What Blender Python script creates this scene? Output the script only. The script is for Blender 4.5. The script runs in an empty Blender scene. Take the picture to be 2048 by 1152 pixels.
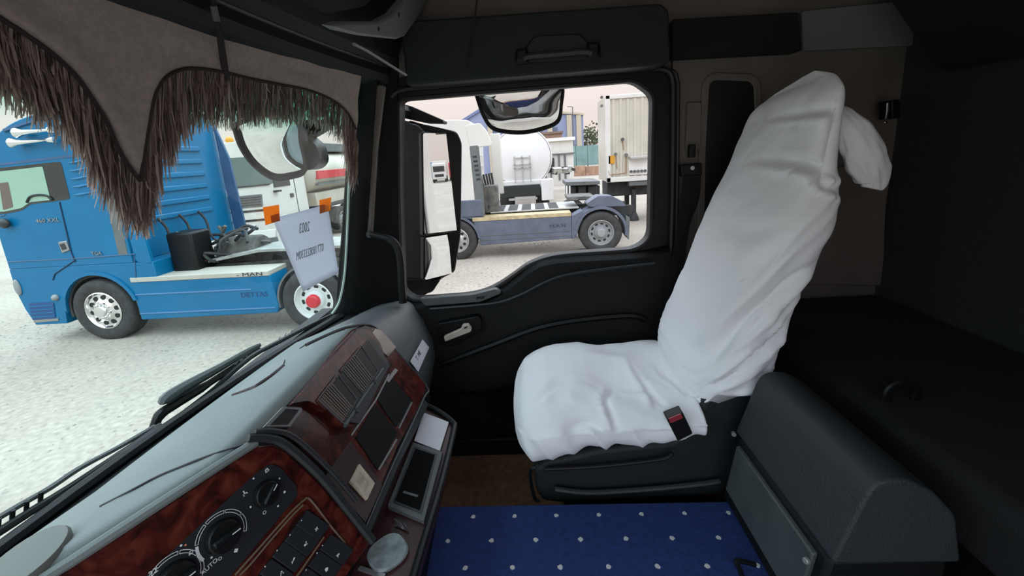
import bpy, bmesh, math, random
from mathutils import Vector, Matrix, noise
random.seed(7)
sin, cos, pi = math.sin, math.cos, math.pi
S = bpy.context.scene
COL = S.collection

# ------------------------------------------------------------------ camera, sky, exposure
CAM = Vector((0, 0, 2.7))
FPX, CX, CY = 820.0, 1024.0, 487.0
_ro = math.radians(3.73); _th = math.atan(178.3 / 820); _ps = math.atan(47.7 * cos(_th) / 820)
FW = Vector((-sin(_ps) * cos(_th), cos(_ps) * cos(_th), -sin(_th)))
_r0 = Vector((cos(_ps), sin(_ps), 0)); _u0 = _r0.cross(FW)
RT = cos(_ro) * _r0 - sin(_ro) * _u0
UP = sin(_ro) * _r0 + cos(_ro) * _u0
cd = bpy.data.cameras.new('camera'); cam = bpy.data.objects.new('camera', cd); COL.objects.link(cam)
cd.sensor_width = 36; cd.lens = 36 * FPX / 2048; cd.shift_y = -(576 - CY) / 2048; cd.clip_start = 0.02; cd.clip_end = 500
m = Matrix((RT, UP, -FW)).transposed().to_4x4(); m.translation = CAM; cam.matrix_world = m
S.camera = cam
S.view_settings.view_transform = 'Standard'; S.view_settings.look = 'None'
S.view_settings.exposure = 0.65; S.view_settings.gamma = 1.0; S.view_settings.use_curve_mapping = False

w = bpy.data.worlds.new('overcast_sky'); S.world = w; w.use_nodes = True
nt = w.node_tree; nt.nodes.clear()
tc = nt.nodes.new('ShaderNodeTexCoord'); sx = nt.nodes.new('ShaderNodeSeparateXYZ'); rp = nt.nodes.new('ShaderNodeValToRGB')
bg = nt.nodes.new('ShaderNodeBackground'); wo = nt.nodes.new('ShaderNodeOutputWorld')
nt.links.new(tc.outputs['Generated'], sx.inputs[0]); nt.links.new(sx.outputs['Z'], rp.inputs[0])
nt.links.new(rp.outputs[0], bg.inputs[0]); nt.links.new(bg.outputs[0], wo.inputs[0])
e = rp.color_ramp.elements
# overcast sky: the zenith about three times as bright as the warm horizon haze
e[0].position = 0.0; e[0].color = (0.56, 0.50, 0.472, 1)
e[1].position = 1.0; e[1].color = (2.40, 2.75, 3.10, 1)
k = e.new(0.14); k.color = (0.64, 0.60, 0.585, 1)
k = e.new(0.45); k.color = (1.55, 1.75, 2.02, 1)
bg.inputs[1].default_value = 1.0

# ------------------------------------------------------------------ pixel rays of the photograph (2048 x 1152), used to survey positions
def ray(px, py): return FW + ((px - CX) / FPX) * RT + ((CY - py) / FPX) * UP
def at(px, py, Y): d = ray(px, py); return CAM + d * (Y / d.y)
def onz(px, py, Z): d = ray(px, py); return CAM + d * ((Z - 2.7) / d.z)
def onx(px, py, X): d = ray(px, py); return CAM + d * (X / d.x)
class Plane:
    def __init__(s, a, b, c):
        s.p = Vector(a); s.n = (Vector(b) - s.p).cross(Vector(c) - s.p).normalized()
        if s.n.dot(CAM - s.p) < 0: s.n = -s.n
    def __call__(s, px, py, h=0.0):
        d = ray(px, py); return CAM + d * ((s.p + s.n * h - CAM).dot(s.n) / d.dot(s.n))
def ats(pts, Y): return [at(a, b, Y) for a, b in pts]

# ------------------------------------------------------------------ mesh helpers
def box(g, c, s, R=None):
    vs = []
    for dx in (-.5, .5):
        for dy in (-.5, .5):
            for dz in (-.5, .5):
                v = Vector((dx * s[0], dy * s[1], dz * s[2]))
                if R is not None: v = R @ v
                vs.append(g.verts.new(Vector(c) + v))
    for f in ((0, 1, 3, 2), (4, 6, 7, 5), (0, 4, 5, 1), (2, 3, 7, 6), (0, 2, 6, 4), (1, 5, 7, 3)): g.faces.new([vs[i] for i in f])
def bx(g, x0, x1, y0, y1, z0, z1): box(g, ((x0 + x1) / 2, (y0 + y1) / 2, (z0 + z1) / 2), (abs(x1 - x0), abs(y1 - y0), abs(z1 - z0)))
def prism(g, pts, vec):
    vec = Vector(vec); a = [g.verts.new(p) for p in pts]; b = [g.verts.new(Vector(p) + vec) for p in pts]
    n = len(pts); g.faces.new(a); g.faces.new(b[::-1])
    for i in range(n): g.faces.new((a[i], b[i], b[(i + 1) % n], a[(i + 1) % n]))
def ringprism(g, inner, outer, vec):
    vec = Vector(vec); L = [[g.verts.new(p) for p in inner], [g.verts.new(p) for p in outer],
        [g.verts.new(Vector(p) + vec) for p in outer], [g.verts.new(Vector(p) + vec) for p in inner]]
    n = len(inner)
    for q in range(4):
        A, B = L[q], L[(q + 1) % 4]
        for i in range(n): g.faces.new((A[i], A[(i + 1) % n], B[(i + 1) % n], B[i]))
def loft(g, rings, cap=True, closed=True):
    R = [[g.verts.new(p) for p in r] for r in rings]; n = len(R[0])
    for A, B in zip(R, R[1:]):
        for i in range(n if closed else n - 1): g.faces.new((A[i], A[(i + 1) % n], B[(i + 1) % n], B[i]))
    if cap and closed: g.faces.new(R[0][::-1]); g.faces.new(R[-1])
def tube(g, pts, r, n=8, flat=1.0):
    pts = [Vector(p) for p in pts]; rings = []; up = None
    for i, p in enumerate(pts):
        t = (pts[min(i + 1, len(pts) - 1)] - pts[max(i - 1, 0)]).normalized()
        if up is None: up = Vector((0, 0, 1)) if abs(t.z) < .9 else Vector((1, 0, 0))
        a = t.cross(up).normalized(); b = a.cross(t).normalized(); up = b
        rr = r[i] if isinstance(r, (list, tuple)) else r
        rings.append([p + a * (rr * cos(2 * pi * k / n)) + b * (rr * flat * sin(2 * pi * k / n)) for k in range(n)])
    loft(g, rings)
def lathe(g, prof, c, axis=(0, 1, 0), n=32, cap=True):
    ax = Vector(axis).normalized(); a = ax.orthogonal().normalized(); b = ax.cross(a); c = Vector(c)
    rings = [[c + ax * h + (a * cos(2 * pi * k / n) + b * sin(2 * pi * k / n)) * r for k in range(n)] for r, h in prof]
    loft(g, rings, cap=cap)
def disc(g, c, nrm, r, h, n=20): lathe(g, [(r, 0), (r, h)], c, nrm, n)
def smoothpath(pts, k=6):
    pts = [Vector(p) for p in pts]; out = []
    for i in range(len(pts) - 1):
        p0, p1, p2, p3 = pts[max(i - 1, 0)], pts[i], pts[i + 1], pts[min(i + 2, len(pts) - 1)]
        for j in range(k):
            t = j / k; out.append(.5 * (2 * p1 + (p2 - p0) * t + (2 * p0 - 5 * p1 + 4 * p2 - p3) * t * t + (3 * p1 - p0 - 3 * p2 + p3) * t ** 3))
    return out + [pts[-1]]
def rpoly(pts, r, k=5):
    """round the corners of a 2-D or 3-D polygon"""
    pts = [Vector(p) for p in pts]; out = []; n = len(pts)
    for i in range(n):
        p, a, b = pts[i], pts[i - 1] - pts[i], pts[(i + 1) % n] - pts[i]
        rr = r[i] if isinstance(r, (list, tuple)) else r
        ra, rb = min(rr, a.length * .48), min(rr, b.length * .48)
        A, B = p + a.normalized() * ra, p + b.normalized() * rb
        if rr <= 0: out.append(p); continue
        for j in range(k + 1):
            t = j / k; out.append(A * (1 - t) ** 2 + p * 2 * t * (1 - t) + B * t * t)
    return out
def offset(pts, d):
    """grow a polygon that lies in a plane of constant y (x, z normals)"""
    n = len(pts); out = []
    area = sum(pts[i].x * pts[(i + 1) % n].z - pts[(i + 1) % n].x * pts[i].z for i in range(n)); s = 1 if area > 0 else -1
    for i in range(n):
        t = pts[(i + 1) % n] - pts[i - 1]; nn = Vector((t.z, 0, -t.x)).normalized() * s
        out.append(pts[i] + nn * d)
    return out
def lerp(a, b, t): return a + (b - a) * t
def interp(tab, x):
    if x <= tab[0][0]: return tab[0][1]
    for (a, b), (c, d) in zip(tab, tab[1:]):
        if x <= c: return b + (d - b) * (x - a) / (c - a)
    return tab[-1][1]

ROOTLOC = {}
def obj(name, g, mat, parent=None, bevel=0, smooth=.6, seg=2):
    me = bpy.data.meshes.new(name)
    if isinstance(g, bmesh.types.BMesh):
        bmesh.ops.recalc_face_normals(g, faces=g.faces[:])
        if parent is not None:
            off = ROOTLOC.get(parent.name, Vector())
            for v in g.verts: v.co -= off
        g.to_mesh(me); g.free()
    else: me = g
    o = bpy.data.objects.new(name, me); COL.objects.link(o)
    if mat: me.materials.append(mat)
    if parent is not None: o.parent = parent; ROOTLOC[o.name] = ROOTLOC.get(parent.name, Vector())
    if smooth:
        me.polygons.foreach_set('use_smooth', [True] * len(me.polygons)); me.set_sharp_from_angle(angle=smooth)
    if bevel:
        b = o.modifiers.new('bevel', 'BEVEL'); b.width = bevel; b.segments = seg; b.limit_method = 'ANGLE'; b.angle_limit = .6; b.use_clamp_overlap = True
    return o
def G(): return bmesh.new()
def thing(name, label, cat, loc=(0, 0, 0), group=None):
    o = bpy.data.objects.new(name, None); COL.objects.link(o); o.location = loc; o.empty_display_size = .1
    ROOTLOC[o.name] = Vector(loc); o['label'] = label; o['category'] = cat
    if group: o['group'] = group
    return o
def tag(o, label, cat, group=None):
    o['label'] = label; o['category'] = cat
    if group: o['group'] = group
    return o
def struct(o, label=None):
    o['kind'] = 'structure'
    if label: o['label'] = label
    return o
def one(name, mat, fn, parent=None, **k):
    g = G(); fn(g); return obj(name, g, mat, parent, **k)
def slabpl(name, pl, pts, h0, h1, mat, parent=None, r=0, bevel=0, label=None):
    """a flat piece lying on plane pl, its outline surveyed by rays, real thickness h1 - h0 along the plane's normal"""
    P = [pl(a, b) for a, b in pts]
    if r: P = rpoly(P, r)
    P = [p + pl.n * h0 for p in P]
    g = G(); prism(g, P, pl.n * (h1 - h0)); o = obj(name, g, mat, parent, bevel=bevel)
    if label: o['label'] = label
    return o
def lettering(s, org, xd, yd, size, mat, parent, name='lettering', depth=.0004, stretch=1.0, align='CENTER'):
    cu = bpy.data.curves.new(name, 'FONT'); cu.body = s; cu.size = size; cu.extrude = depth; cu.align_x = align; cu.align_y = 'CENTER'; cu.resolution_u = 3
    t = bpy.data.objects.new(name, cu); COL.objects.link(t)
    bpy.context.view_layer.update()
    me = bpy.data.meshes.new_from_object(t.evaluated_get(bpy.context.evaluated_depsgraph_get()))
    bpy.data.objects.remove(t); bpy.data.curves.remove(cu)
    x = Vector(xd).normalized(); y = (Vector(yd) - x * Vector(yd).dot(x)).normalized(); z = x.cross(y)
    M = Matrix((x * stretch, y, z)).transposed().to_4x4(); M.translation = Vector(org)
    me.transform(M)
    off = ROOTLOC.get(parent.name, Vector()) if parent else Vector()
    me.transform(Matrix.Translation(-off))
    me.name = name
    return obj(name, me, mat, parent, smooth=0)

# ------------------------------------------------------------------ materials
def mat(name, col, rough=.5, metal=0, var=0, scale=20, bump=0, bscale=60, coat=0, spec=.5, col2=None, coords='Object', emit=None, sheen=0):
    M = bpy.data.materials.new(name); M.use_nodes = True; t = M.node_tree; b = t.nodes['Principled BSDF']
    b.inputs['Base Color'].default_value = (*col, 1); b.inputs['Roughness'].default_value = rough; b.inputs['Metallic'].default_value = metal
    b.inputs['Coat Weight'].default_value = coat; b.inputs['Coat Roughness'].default_value = .06; b.inputs['Specular IOR Level'].default_value = spec
    if sheen: b.inputs['Sheen Weight'].default_value = sheen
    c = None
    if var or col2 or bump: c = t.nodes.new('ShaderNodeTexCoord')
    if var or col2:
        n = t.nodes.new('ShaderNodeTexNoise'); n.inputs['Scale'].default_value = scale; n.inputs['Detail'].default_value = 6
        r = t.nodes.new('ShaderNodeValToRGB'); t.links.new(c.outputs[coords], n.inputs['Vector']); t.links.new(n.outputs['Fac'], r.inputs[0])
        c2 = col2 or tuple(min(1, x * (1 + var)) for x in col); c1 = col if col2 else tuple(x * (1 - var) for x in col)
        r.color_ramp.elements[0].position = .35; r.color_ramp.elements[1].position = .65
        r.color_ramp.elements[0].color = (*c1, 1); r.color_ramp.elements[1].color = (*c2, 1)
        t.links.new(r.outputs[0], b.inputs['Base Color'])
    if bump:
        n2 = t.nodes.new('ShaderNodeTexNoise'); n2.inputs['Scale'].default_value = bscale; n2.inputs['Detail'].default_value = 4
        bp = t.nodes.new('ShaderNodeBump'); bp.inputs['Strength'].default_value = bump; bp.inputs['Distance'].default_value = .01
        t.links.new(c.outputs[coords], n2.inputs['Vector']); t.links.new(n2.outputs['Fac'], bp.inputs['Height']); t.links.new(bp.outputs[0], b.inputs['Normal'])
    if emit: b.inputs['Emission Color'].default_value = (*emit[0], 1); b.inputs['Emission Strength'].default_value = emit[1]
    return M
def glass(name, tint, refl=.06, band=None, rough=0.0):
    M = bpy.data.materials.new(name); M.use_nodes = True; t = M.node_tree; t.nodes.clear()
    o = t.nodes.new('ShaderNodeOutputMaterial'); mx = t.nodes.new('ShaderNodeMixShader'); tr = t.nodes.new('ShaderNodeBsdfTransparent')
    gl = t.nodes.new('ShaderNodeBsdfGlossy'); gl.inputs['Roughness'].default_value = rough; lw = t.nodes.new('ShaderNodeLayerWeight'); lw.inputs[0].default_value = .25
    mu = t.nodes.new('ShaderNodeMath'); mu.operation = 'MULTIPLY'; mu.inputs[1].default_value = refl * 3
    t.links.new(lw.outputs['Fresnel'], mu.inputs[0]); t.links.new(mu.outputs[0], mx.inputs[0]); tr.inputs[0].default_value = (*tint, 1)
    t.links.new(tr.outputs[0], mx.inputs[1]); t.links.new(gl.outputs[0], mx.inputs[2]); t.links.new(mx.outputs[0], o.inputs[0])
    if band:
        ge = t.nodes.new('ShaderNodeNewGeometry'); s = t.nodes.new('ShaderNodeSeparateXYZ'); mr = t.nodes.new('ShaderNodeMapRange')
        mr.inputs[1].default_value, mr.inputs[2].default_value = band[1], band[2]; mixc = t.nodes.new('ShaderNodeMix'); mixc.data_type = 'RGBA'
        t.links.new(ge.outputs['Position'], s.inputs[0]); t.links.new(s.outputs['Z'], mr.inputs[0]); t.links.new(mr.outputs[0], mixc.inputs[0])
        mixc.inputs[6].default_value = (*tint, 1); mixc.inputs[7].default_value = (*band[0], 1); t.links.new(mixc.outputs[2], tr.inputs[0])
    return M
BLK = mat('black_plastic', (0.0042, 0.0048, 0.0054), .42, spec=.3, bump=.15, bscale=400)
PNL = mat('control_panel_grey', (.018, .020, .024), .4, spec=.4)
OVH = mat('overhead_black', (.015, .019, .021), .6, spec=.3, bump=.2, bscale=300)
BLKM = mat('matt_black_plastic', (0.0041, 0.005, 0.0055), .6, spec=.22, bump=.2, bscale=300)
RUB = mat('black_rubber', (.008, .008, .008), .55)
DGR = mat('dark_grey_plastic', (.022, .025, .027), .42, bump=.2, bscale=350)
DGRL = mat('dark_grey_padding', (.028, .033, .036), .5, spec=.35, bump=.3, bscale=260)
MGR = mat('grey_plastic', (.085, .09, .092), .5, bump=.15, bscale=300)
LGR = mat('light_grey_plastic', (0.24, 0.248, 0.248), .45)
PAD = mat('dash_pad_vinyl', (0.1875, 0.2175, 0.2137), .5, var=.06, scale=6, bump=.15, bscale=500)
PADF = mat('dash_face_vinyl', (.13, .14, .145), .4, bump=.15, bscale=400)
HEAD = mat('headliner_fabric', (.48, .40, .385), .95, var=.1, scale=30, bump=.2, bscale=500)
WALL = mat('wall_panel_beige', (.13, .11, .095), .7, var=.12, scale=5, bump=.1, bscale=200)
WALLG = mat('wall_panel_grey', (0.1615, 0.17, 0.1742), .7, var=.06, scale=8)
BUNK = mat('dark_upholstery', (0.0035, 0.0043, 0.0052), .85, var=.2, scale=12, bump=.3, bscale=300)
CURT = mat('rear_wall_fabric', (.024, .028, .032), .9, var=.12, scale=60, bump=.2, bscale=400)
VAL = mat('valance_fabric', (.36, .30, .275), .95, var=.10, scale=90, bump=.25, bscale=600)
PIPE = mat('dark_brown_cord', (.018, .012, .011), .8)
WHT = mat('white_plastic', (.72, .70, .66), .4)
CARD = mat('white_card', (.62, .62, .66), .6)
PAPER = mat('paper', (.66, .66, .72), .9)
def thin(M, f):
    t = M.node_tree; b = t.nodes['Principled BSDF']; tl = t.nodes.new('ShaderNodeBsdfTranslucent'); mx = t.nodes.new('ShaderNodeMixShader'); mx.inputs[0].default_value = f
    tl.inputs[0].default_value = b.inputs['Base Color'].default_value; t.links.new(b.outputs[0], mx.inputs[1]); t.links.new(tl.outputs[0], mx.inputs[2]); t.links.new(mx.outputs[0], t.nodes['Material Output'].inputs[0])
thin(PAPER, .75)
INK = mat('faded_ink', (.46, .46, .50), .9); thin(INK, .55)
TAPE = mat('orange_tape', (.98, .42, .06), .5)
TAPE2 = mat('orange_tape_overlap', (.75, .24, .03), .5)
thin(TAPE, .6); thin(TAPE2, .5)
SILV = mat('silver_trim', (.34, .34, .34), .4, metal=.8)
SLAT = mat('vent_slat_brown', (.16, .13, .11), .4)
BLANK = mat('blank_black', (.006, .007, .007), .55, spec=.15)
CHROME = mat('chrome', (.80, .80, .80), .12, metal=1)
BEIGE = mat('beige_handle', (.55, .47, .40), .35)
MARK = mat('white_marking', (.75, .75, .75), .6)
MARKD = mat('dark_marking', (.03, .035, .05), .7)
BLU = mat('blue_truck_paint', (.002, .125, .27), .32, var=.06, scale=1.5, coat=.1, spec=.3)
BLUD = mat('blue_truck_fairing', (0.033, 0.0924, 0.198), .4, var=.12, scale=2)
WPA = mat('white_truck_paint', (.60, .575, .53), .35, var=.04, scale=2, coat=.3)
CREAM = mat('cream_tank_paint', (0.4752, 0.4356, 0.3564), .4, var=.07, scale=1.2)
WTANK = mat('white_tank_paint', (.70, .68, .66), .45, var=.03, scale=1)
GBL = mat('grey_blue_paint', (0.0891, 0.1023, 0.1386), .45, var=.15, scale=3)
GREYP = mat('grey_paint', (0.1056, 0.1122, 0.1122), .5, var=.15, scale=4)
DIRT = mat('dirty_chassis', (.10, .095, .085), .75, var=.4, scale=6)
DKCH = mat('dark_chassis', (.022, .022, .022), .7, var=.3, scale=6)
TYRE = mat('tyre_rubber', (.030, .029, .028), .8, var=.25, scale=9, bump=.3, bscale=40)
STEEL = mat('dull_steel', (.45, .45, .43), .38, metal=.6, var=.15, scale=9)
RED = mat('red_paint', (.50, .025, .035), .45)
YEL = mat('yellow_stripe_paint', (0.4092, 0.33, 0.1848), .5, var=.2, scale=8)
ORG = mat('orange_plate', (0.561, 0.2508, 0.0132), .5)
WINDK = mat('dark_truck_glass', (.015, .02, .02), .06, spec=.8)
WINTR = glass('truck_window_glass', (.55, .78, .62), .05)
WSG = glass('windshield_glass', (.86, .96, .92), .03, band=((.10, .62, .42), 2.80, 2.86))
DOORG = glass('door_window_glass', (.97, .95, .94), .03)
EDGE = mat('glass_edge', (0.4092, 0.528, 0.4752), .3)
MIR = mat('mirror_glass', (.78, .80, .80), .015, metal=1)
BLDB = mat('blue_cladding', (0.2376, 0.2706, 0.4092), .6); BLDY = mat('cream_cladding', (0.4752, 0.4158, 0.3168), .6)
TEAL = mat('teal_sheet_fence', (0.1716, 0.2772, 0.264), .6, var=.15, scale=1); RUSTW = mat('rusty_wall', (0.33, 0.198, 0.132), .8, var=.25, scale=1.5)
LEAF = mat('foliage_green', (0.066, 0.0858, 0.0462), .9, var=.4, scale=3)
GRV = mat('gravel_ground', (.29, .25, .205), .95, col2=(.345, .305, .255), scale=.5, bump=.35, bscale=40)
STONE = mat('gravel_stone', (0.2604, 0.2356, 0.2046), .9, var=.25, scale=3)
BROWN = mat('brown_floor_mat', (.24, .125, .07), .9, var=.2, scale=40, bump=.3, bscale=300)
# gravel: add fine grain
def _grain():
    t = GRV.node_tree; c = t.nodes['Texture Coordinate']; b = t.nodes['Principled BSDF']; src = b.inputs['Base Color'].links[0].from_socket
    n = t.nodes.new('ShaderNodeTexNoise'); n.inputs['Scale'].default_value = 14; n.inputs['Detail'].default_value = 8; t.links.new(c.outputs['Object'], n.inputs[0])
    mr = t.nodes.new('ShaderNodeMapRange'); mr.inputs[1].default_value = .3; mr.inputs[2].default_value = .7; mr.inputs[3].default_value = .78; mr.inputs[4].default_value = 1.16
    t.links.new(n.outputs[0], mr.inputs[0]); mx = t.nodes.new('ShaderNodeMix'); mx.data_type = 'RGBA'; mx.blend_type = 'MULTIPLY'; mx.inputs[0].default_value = 1
    t.links.new(src, mx.inputs[6]); t.links.new(mr.outputs[0], mx.inputs[7]); t.links.new(mx.outputs[2], b.inputs['Base Color'])
_grain()
def woodmat():
    M = mat('red_burl_wood', (.05, .008, .005), .28, coat=.22, spec=.3); t = M.node_tree; b = t.nodes['Principled BSDF']
    c = t.nodes.new('ShaderNodeTexCoord'); n = t.nodes.new('ShaderNodeTexNoise'); n.inputs['Scale'].default_value = 22; n.inputs['Detail'].default_value = 8; n.inputs['Distortion'].default_value = 1.6
    r = t.nodes.new('ShaderNodeValToRGB'); el = r.color_ramp.elements
    el[0].position = .34; el[0].color = (.020, .005, .004, 1); el[1].position = .68; el[1].color = (.135, .030, .017, 1); q = el.new(.5); q.color = (.070, .011, .008, 1)
    t.links.new(c.outputs['Object'], n.inputs[0]); t.links.new(n.outputs['Fac'], r.inputs[0]); t.links.new(r.outputs[0], b.inputs['Base Color'])
    return M
WOOD = woodmat()
WOODD = mat('maroon_panel', (.045, .014, .015), .35, var=.2, scale=18)
def clothmat():
    M = mat('white_cotton', (.86, .86, .89), .9, sheen=.2); t = M.node_tree; b = t.nodes['Principled BSDF']
    c = t.nodes.new('ShaderNodeTexCoord'); n = t.nodes.new('ShaderNodeTexNoise'); n.inputs['Scale'].default_value = 7; n.inputs['Detail'].default_value = 5; n.inputs['Distortion'].default_value = .8
    bp = t.nodes.new('ShaderNodeBump'); bp.inputs['Strength'].default_value = .22; bp.inputs['Distance'].default_value = .03
    t.links.new(c.outputs['Object'], n.inputs[0]); t.links.new(n.outputs[0], bp.inputs['Height']); t.links.new(bp.outputs[0], b.inputs['Normal']); return M
CLOTH = clothmat()
def fringemat():
    M = mat('brown_fringe_yarn', (.05, .035, .03), .75); t = M.node_tree; b = t.nodes['Principled BSDF']
    ge = t.nodes.new('ShaderNodeNewGeometry'); r = t.nodes.new('ShaderNodeValToRGB'); el = r.color_ramp.elements
    el[0].color = (.12, .085, .072, 1); el[1].color = (.55, .43, .385, 1); el.new(.5).color = (.28, .205, .18, 1)
    t.links.new(ge.outputs['Random Per Island'], r.inputs[0]); t.links.new(r.outputs[0], b.inputs['Base Color'])
    tl = t.nodes.new('ShaderNodeBsdfTranslucent'); mx = t.nodes.new('ShaderNodeMixShader'); mx.inputs[0].default_value = .45; t.links.new(r.outputs[0], tl.inputs[0])
    t.links.new(b.outputs[0], mx.inputs[1]); t.links.new(tl.outputs[0], mx.inputs[2]); t.links.new(mx.outputs[0], t.nodes['Material Output'].inputs[0]); return M
FRINGE = fringemat()
def carpetmat():
    M = mat('blue_dotted_carpet', (.006, .022, .14), .95); t = M.node_tree; b = t.nodes['Principled BSDF']; L = t.links.new
    c = t.nodes.new('ShaderNodeTexCoord'); s = t.nodes.new('ShaderNodeSeparateXYZ'); L(c.outputs['Object'], s.inputs[0])
    def mth(op, a, bb=None):
        n = t.nodes.new('ShaderNodeMath'); n.operation = op
        for i, v in enumerate((a, bb)):
            if v is None: continue
            if isinstance(v, (int, float)): n.inputs[i].default_value = v
            else: L(v, n.inputs[i])
        return n.outputs[0]
    PX, PY = .118, .074
    v = mth('DIVIDE', mth('ADD', s.outputs['Y'], 10 * PY + .032), PY); row = mth('FLOOR', v); par = mth('MODULO', row, 2.0)
    u = mth('ADD', mth('DIVIDE', mth('ADD', s.outputs['X'], 10 * PX - .02), PX), mth('MULTIPLY', par, .5))
    fu = mth('MULTIPLY', mth('SUBTRACT', mth('FRACT', u), .5), PX); fv = mth('MULTIPLY', mth('SUBTRACT', mth('FRACT', v), .5), PY)
    d = mth('SQRT', mth('ADD', mth('MULTIPLY', fu, fu), mth('MULTIPLY', fv, fv)))
    n2 = t.nodes.new('ShaderNodeTexNoise'); n2.inputs['Scale'].default_value = 160; L(c.outputs['Object'], n2.inputs[0])
    d2 = mth('ADD', d, mth('MULTIPLY', mth('SUBTRACT', n2.outputs[0], .5), .007)); m_ = mth('LESS_THAN', d2, .0062)
    n = t.nodes.new('ShaderNodeTexNoise'); n.inputs['Scale'].default_value = 70; n.inputs['Detail'].default_value = 6; L(c.outputs['Object'], n.inputs[0])
    r = t.nodes.new('ShaderNodeValToRGB'); r.color_ramp.elements[0].position = .3; r.color_ramp.elements[1].position = .7
    r.color_ramp.elements[0].color = (.0038, .014, .080, 1); r.color_ramp.elements[1].color = (.008, .027, .135, 1); L(n.outputs[0], r.inputs[0])
    mx = t.nodes.new('ShaderNodeMix'); mx.data_type = 'RGBA'; L(m_, mx.inputs[0]); L(r.outputs[0], mx.inputs[6]); mx.inputs[7].default_value = (.5, .49, .48, 1)
    L(mx.outputs[2], b.inputs['Base Color'])
    bp = t.nodes.new('ShaderNodeBump'); bp.inputs['Strength'].default_value = .5; bp.inputs['Distance'].default_value = .004; L(n2.outputs[0], bp.inputs['Height']); L(bp.outputs[0], b.inputs['Normal'])
    return M
CARPET = carpetmat()

# ------------------------------------------------------------------ ground
ground = struct(one('ground', GRV, lambda g: bx(g, -90, 120, -60, 160, -.3, 0), smooth=0))
def stones():
    vs, fs = [], []; rnd = random.Random(3)
    for i in range(5200):
        x = rnd.uniform(-11, 3.5); y = rnd.uniform(2.1, 13); s = rnd.uniform(.008, .022) * (1 + .06 * y)
        a = rnd.uniform(0, 6.28); q = len(vs)
        for k in range(4): vs.append((x + s * cos(a + k * 1.57) * rnd.uniform(.7, 1.2), y + s * sin(a + k * 1.57) * rnd.uniform(.7, 1.2), 0.0))
        vs.append((x + rnd.uniform(-.3, .3) * s, y, s * rnd.uniform(.35, .7)))
        fs += [(q, q + 1, q + 4), (q + 1, q + 2, q + 4), (q + 2, q + 3, q + 4), (q + 3, q, q + 4)]
    me = bpy.data.meshes.new('gravel'); me.from_pydata(vs, [], fs); o = obj('gravel', me, STONE, smooth=0)
    o['kind'] = 'stuff'; tag(o, 'loose pale gravel stones strewn over the dusty yard', 'gravel')
stones()

# ------------------------------------------------------------------ own cab: shell
YD = 1.70                                   # inner plane of the passenger door
def wsx(Y, z): return -.94 + .14 * ((Y - .55) / 1.04) ** 2 + .23 * (z - 2.13)
def onws(px, py, off=0.0):
    d = ray(px, py); lo, hi = .2, 4.0
    f = lambda t: (CAM + d * t).x - wsx((CAM + d * t).y, (CAM + d * t).z) - off
    for _ in range(50):
        mid = (lo + hi) / 2
        if f(mid) > 0: lo = mid
        else: hi = mid
    return CAM + d * lo
FZ, TZ, CZ = 1.37, 1.70, 3.42
floor = struct(one('floor', BROWN, lambda g: bx(g, -.95, 1.5, -.55, 1.76, FZ - .06, FZ), smooth=0))
struct(one('trim_1', DKCH, lambda g: bx(g, -.62, .80, .1, 1.0, FZ, TZ - .012), bevel=.01), 'raised engine tunnel under the blue carpet')
struct(one('ceiling', HEAD, lambda g: bx(g, -.90, 1.5, -.55, 1.78, CZ, CZ + .05), smooth=0))
wr = struct(one('wall_rear', CURT, lambda g: bx(g, 1.42, 1.47, -.55, 1.78, FZ, CZ), smooth=0))
def wright(g):
    bx(g, .565, 1.42, YD + .01, YD + .08, FZ, CZ)
    bx(g, -.60, .565, YD + .01, YD + .08, 3.02, CZ); bx(g, .50, .60, YD + .035, YD + .08, 1.9, 3.05)
wl = struct(one('wall_right', WALL, wright, smooth=0))
# raised rim round the small blind side window, and a lighter panel above it
hole = rpoly(ats([(1420, 160), (1507, 163), (1512, 300), (1500, 540), (1408, 540), (1412, 300)], YD), .03)
g = G(); ringprism(g, hole, offset(hole, .028), (0, -.012, 0)); obj('frame', g, WALL, wl, bevel=.004).location.y = .01
g = G(); prism(g, hole, (0, .02, 0)); wn = struct(obj('window_2', g, mat('blind_window_glass', (.004, .004, .005), .5), smooth=0)); wn.location.y = .0
g = G(); prism(g, rpoly(ats([(1374, 205), (1402, 205), (1400, 300), (1370, 300)], YD), .008), (0, -.006, 0)); obj('belt_height_track', g, WALL, wl, bevel=.002)
g = G(); prism(g, rpoly(ats([(1600, 25), (1790, 5), (1835, 92), (1602, 103)], YD), .01), (0, -.012, 0)); obj('upper_panel', g, WALLG, wl, bevel=.004)
g = G(); prism(g, rpoly(ats([(1640, 335), (1770, 330), (1762, 570), (1600, 568)], YD), .02), (0, -.012, 0)); obj('lower_panel', g, WALL, wl, bevel=.004)
# driver's side: the open doorway the picture was taken from
def wleft(g):
    bx(g, .75, 1.42, -.60, -.55, FZ, CZ); bx(g, -.90, .75, -.60, -.55, 3.2, CZ); bx(g, -.9, -.72, -.60, -.55, FZ, 2.12)
struct(one('wall_left', WALL, wleft, smooth=0))
def skin(g):
    for y0, y1 in ((1.785, 1.81),):
        bx(g, .60, 1.50, y0, y1, .95, 3.6); bx(g, -1.0, .60, y0, y1, .6, 1.98); bx(g, -.85, .60, y0, y1, 3.05, 3.6)
        bx(g, -1.05, -.98, -.6, 1.7, .5, 1.95); bx(g, 1.48, 1.52, -.6, 1.81, .95, 3.6); bx(g, -.9, 1.5, -.63, 1.81, 3.5, 3.6)
struct(one('wall_exterior', WPA, skin, bevel=.01), 'white outer skin of the cab')
def frontwall(g): bx(g, -.98, -.93, -.6, 1.72, FZ, 2.07); 
struct(one('wall_front', BLK, frontwall, smooth=0))

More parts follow.
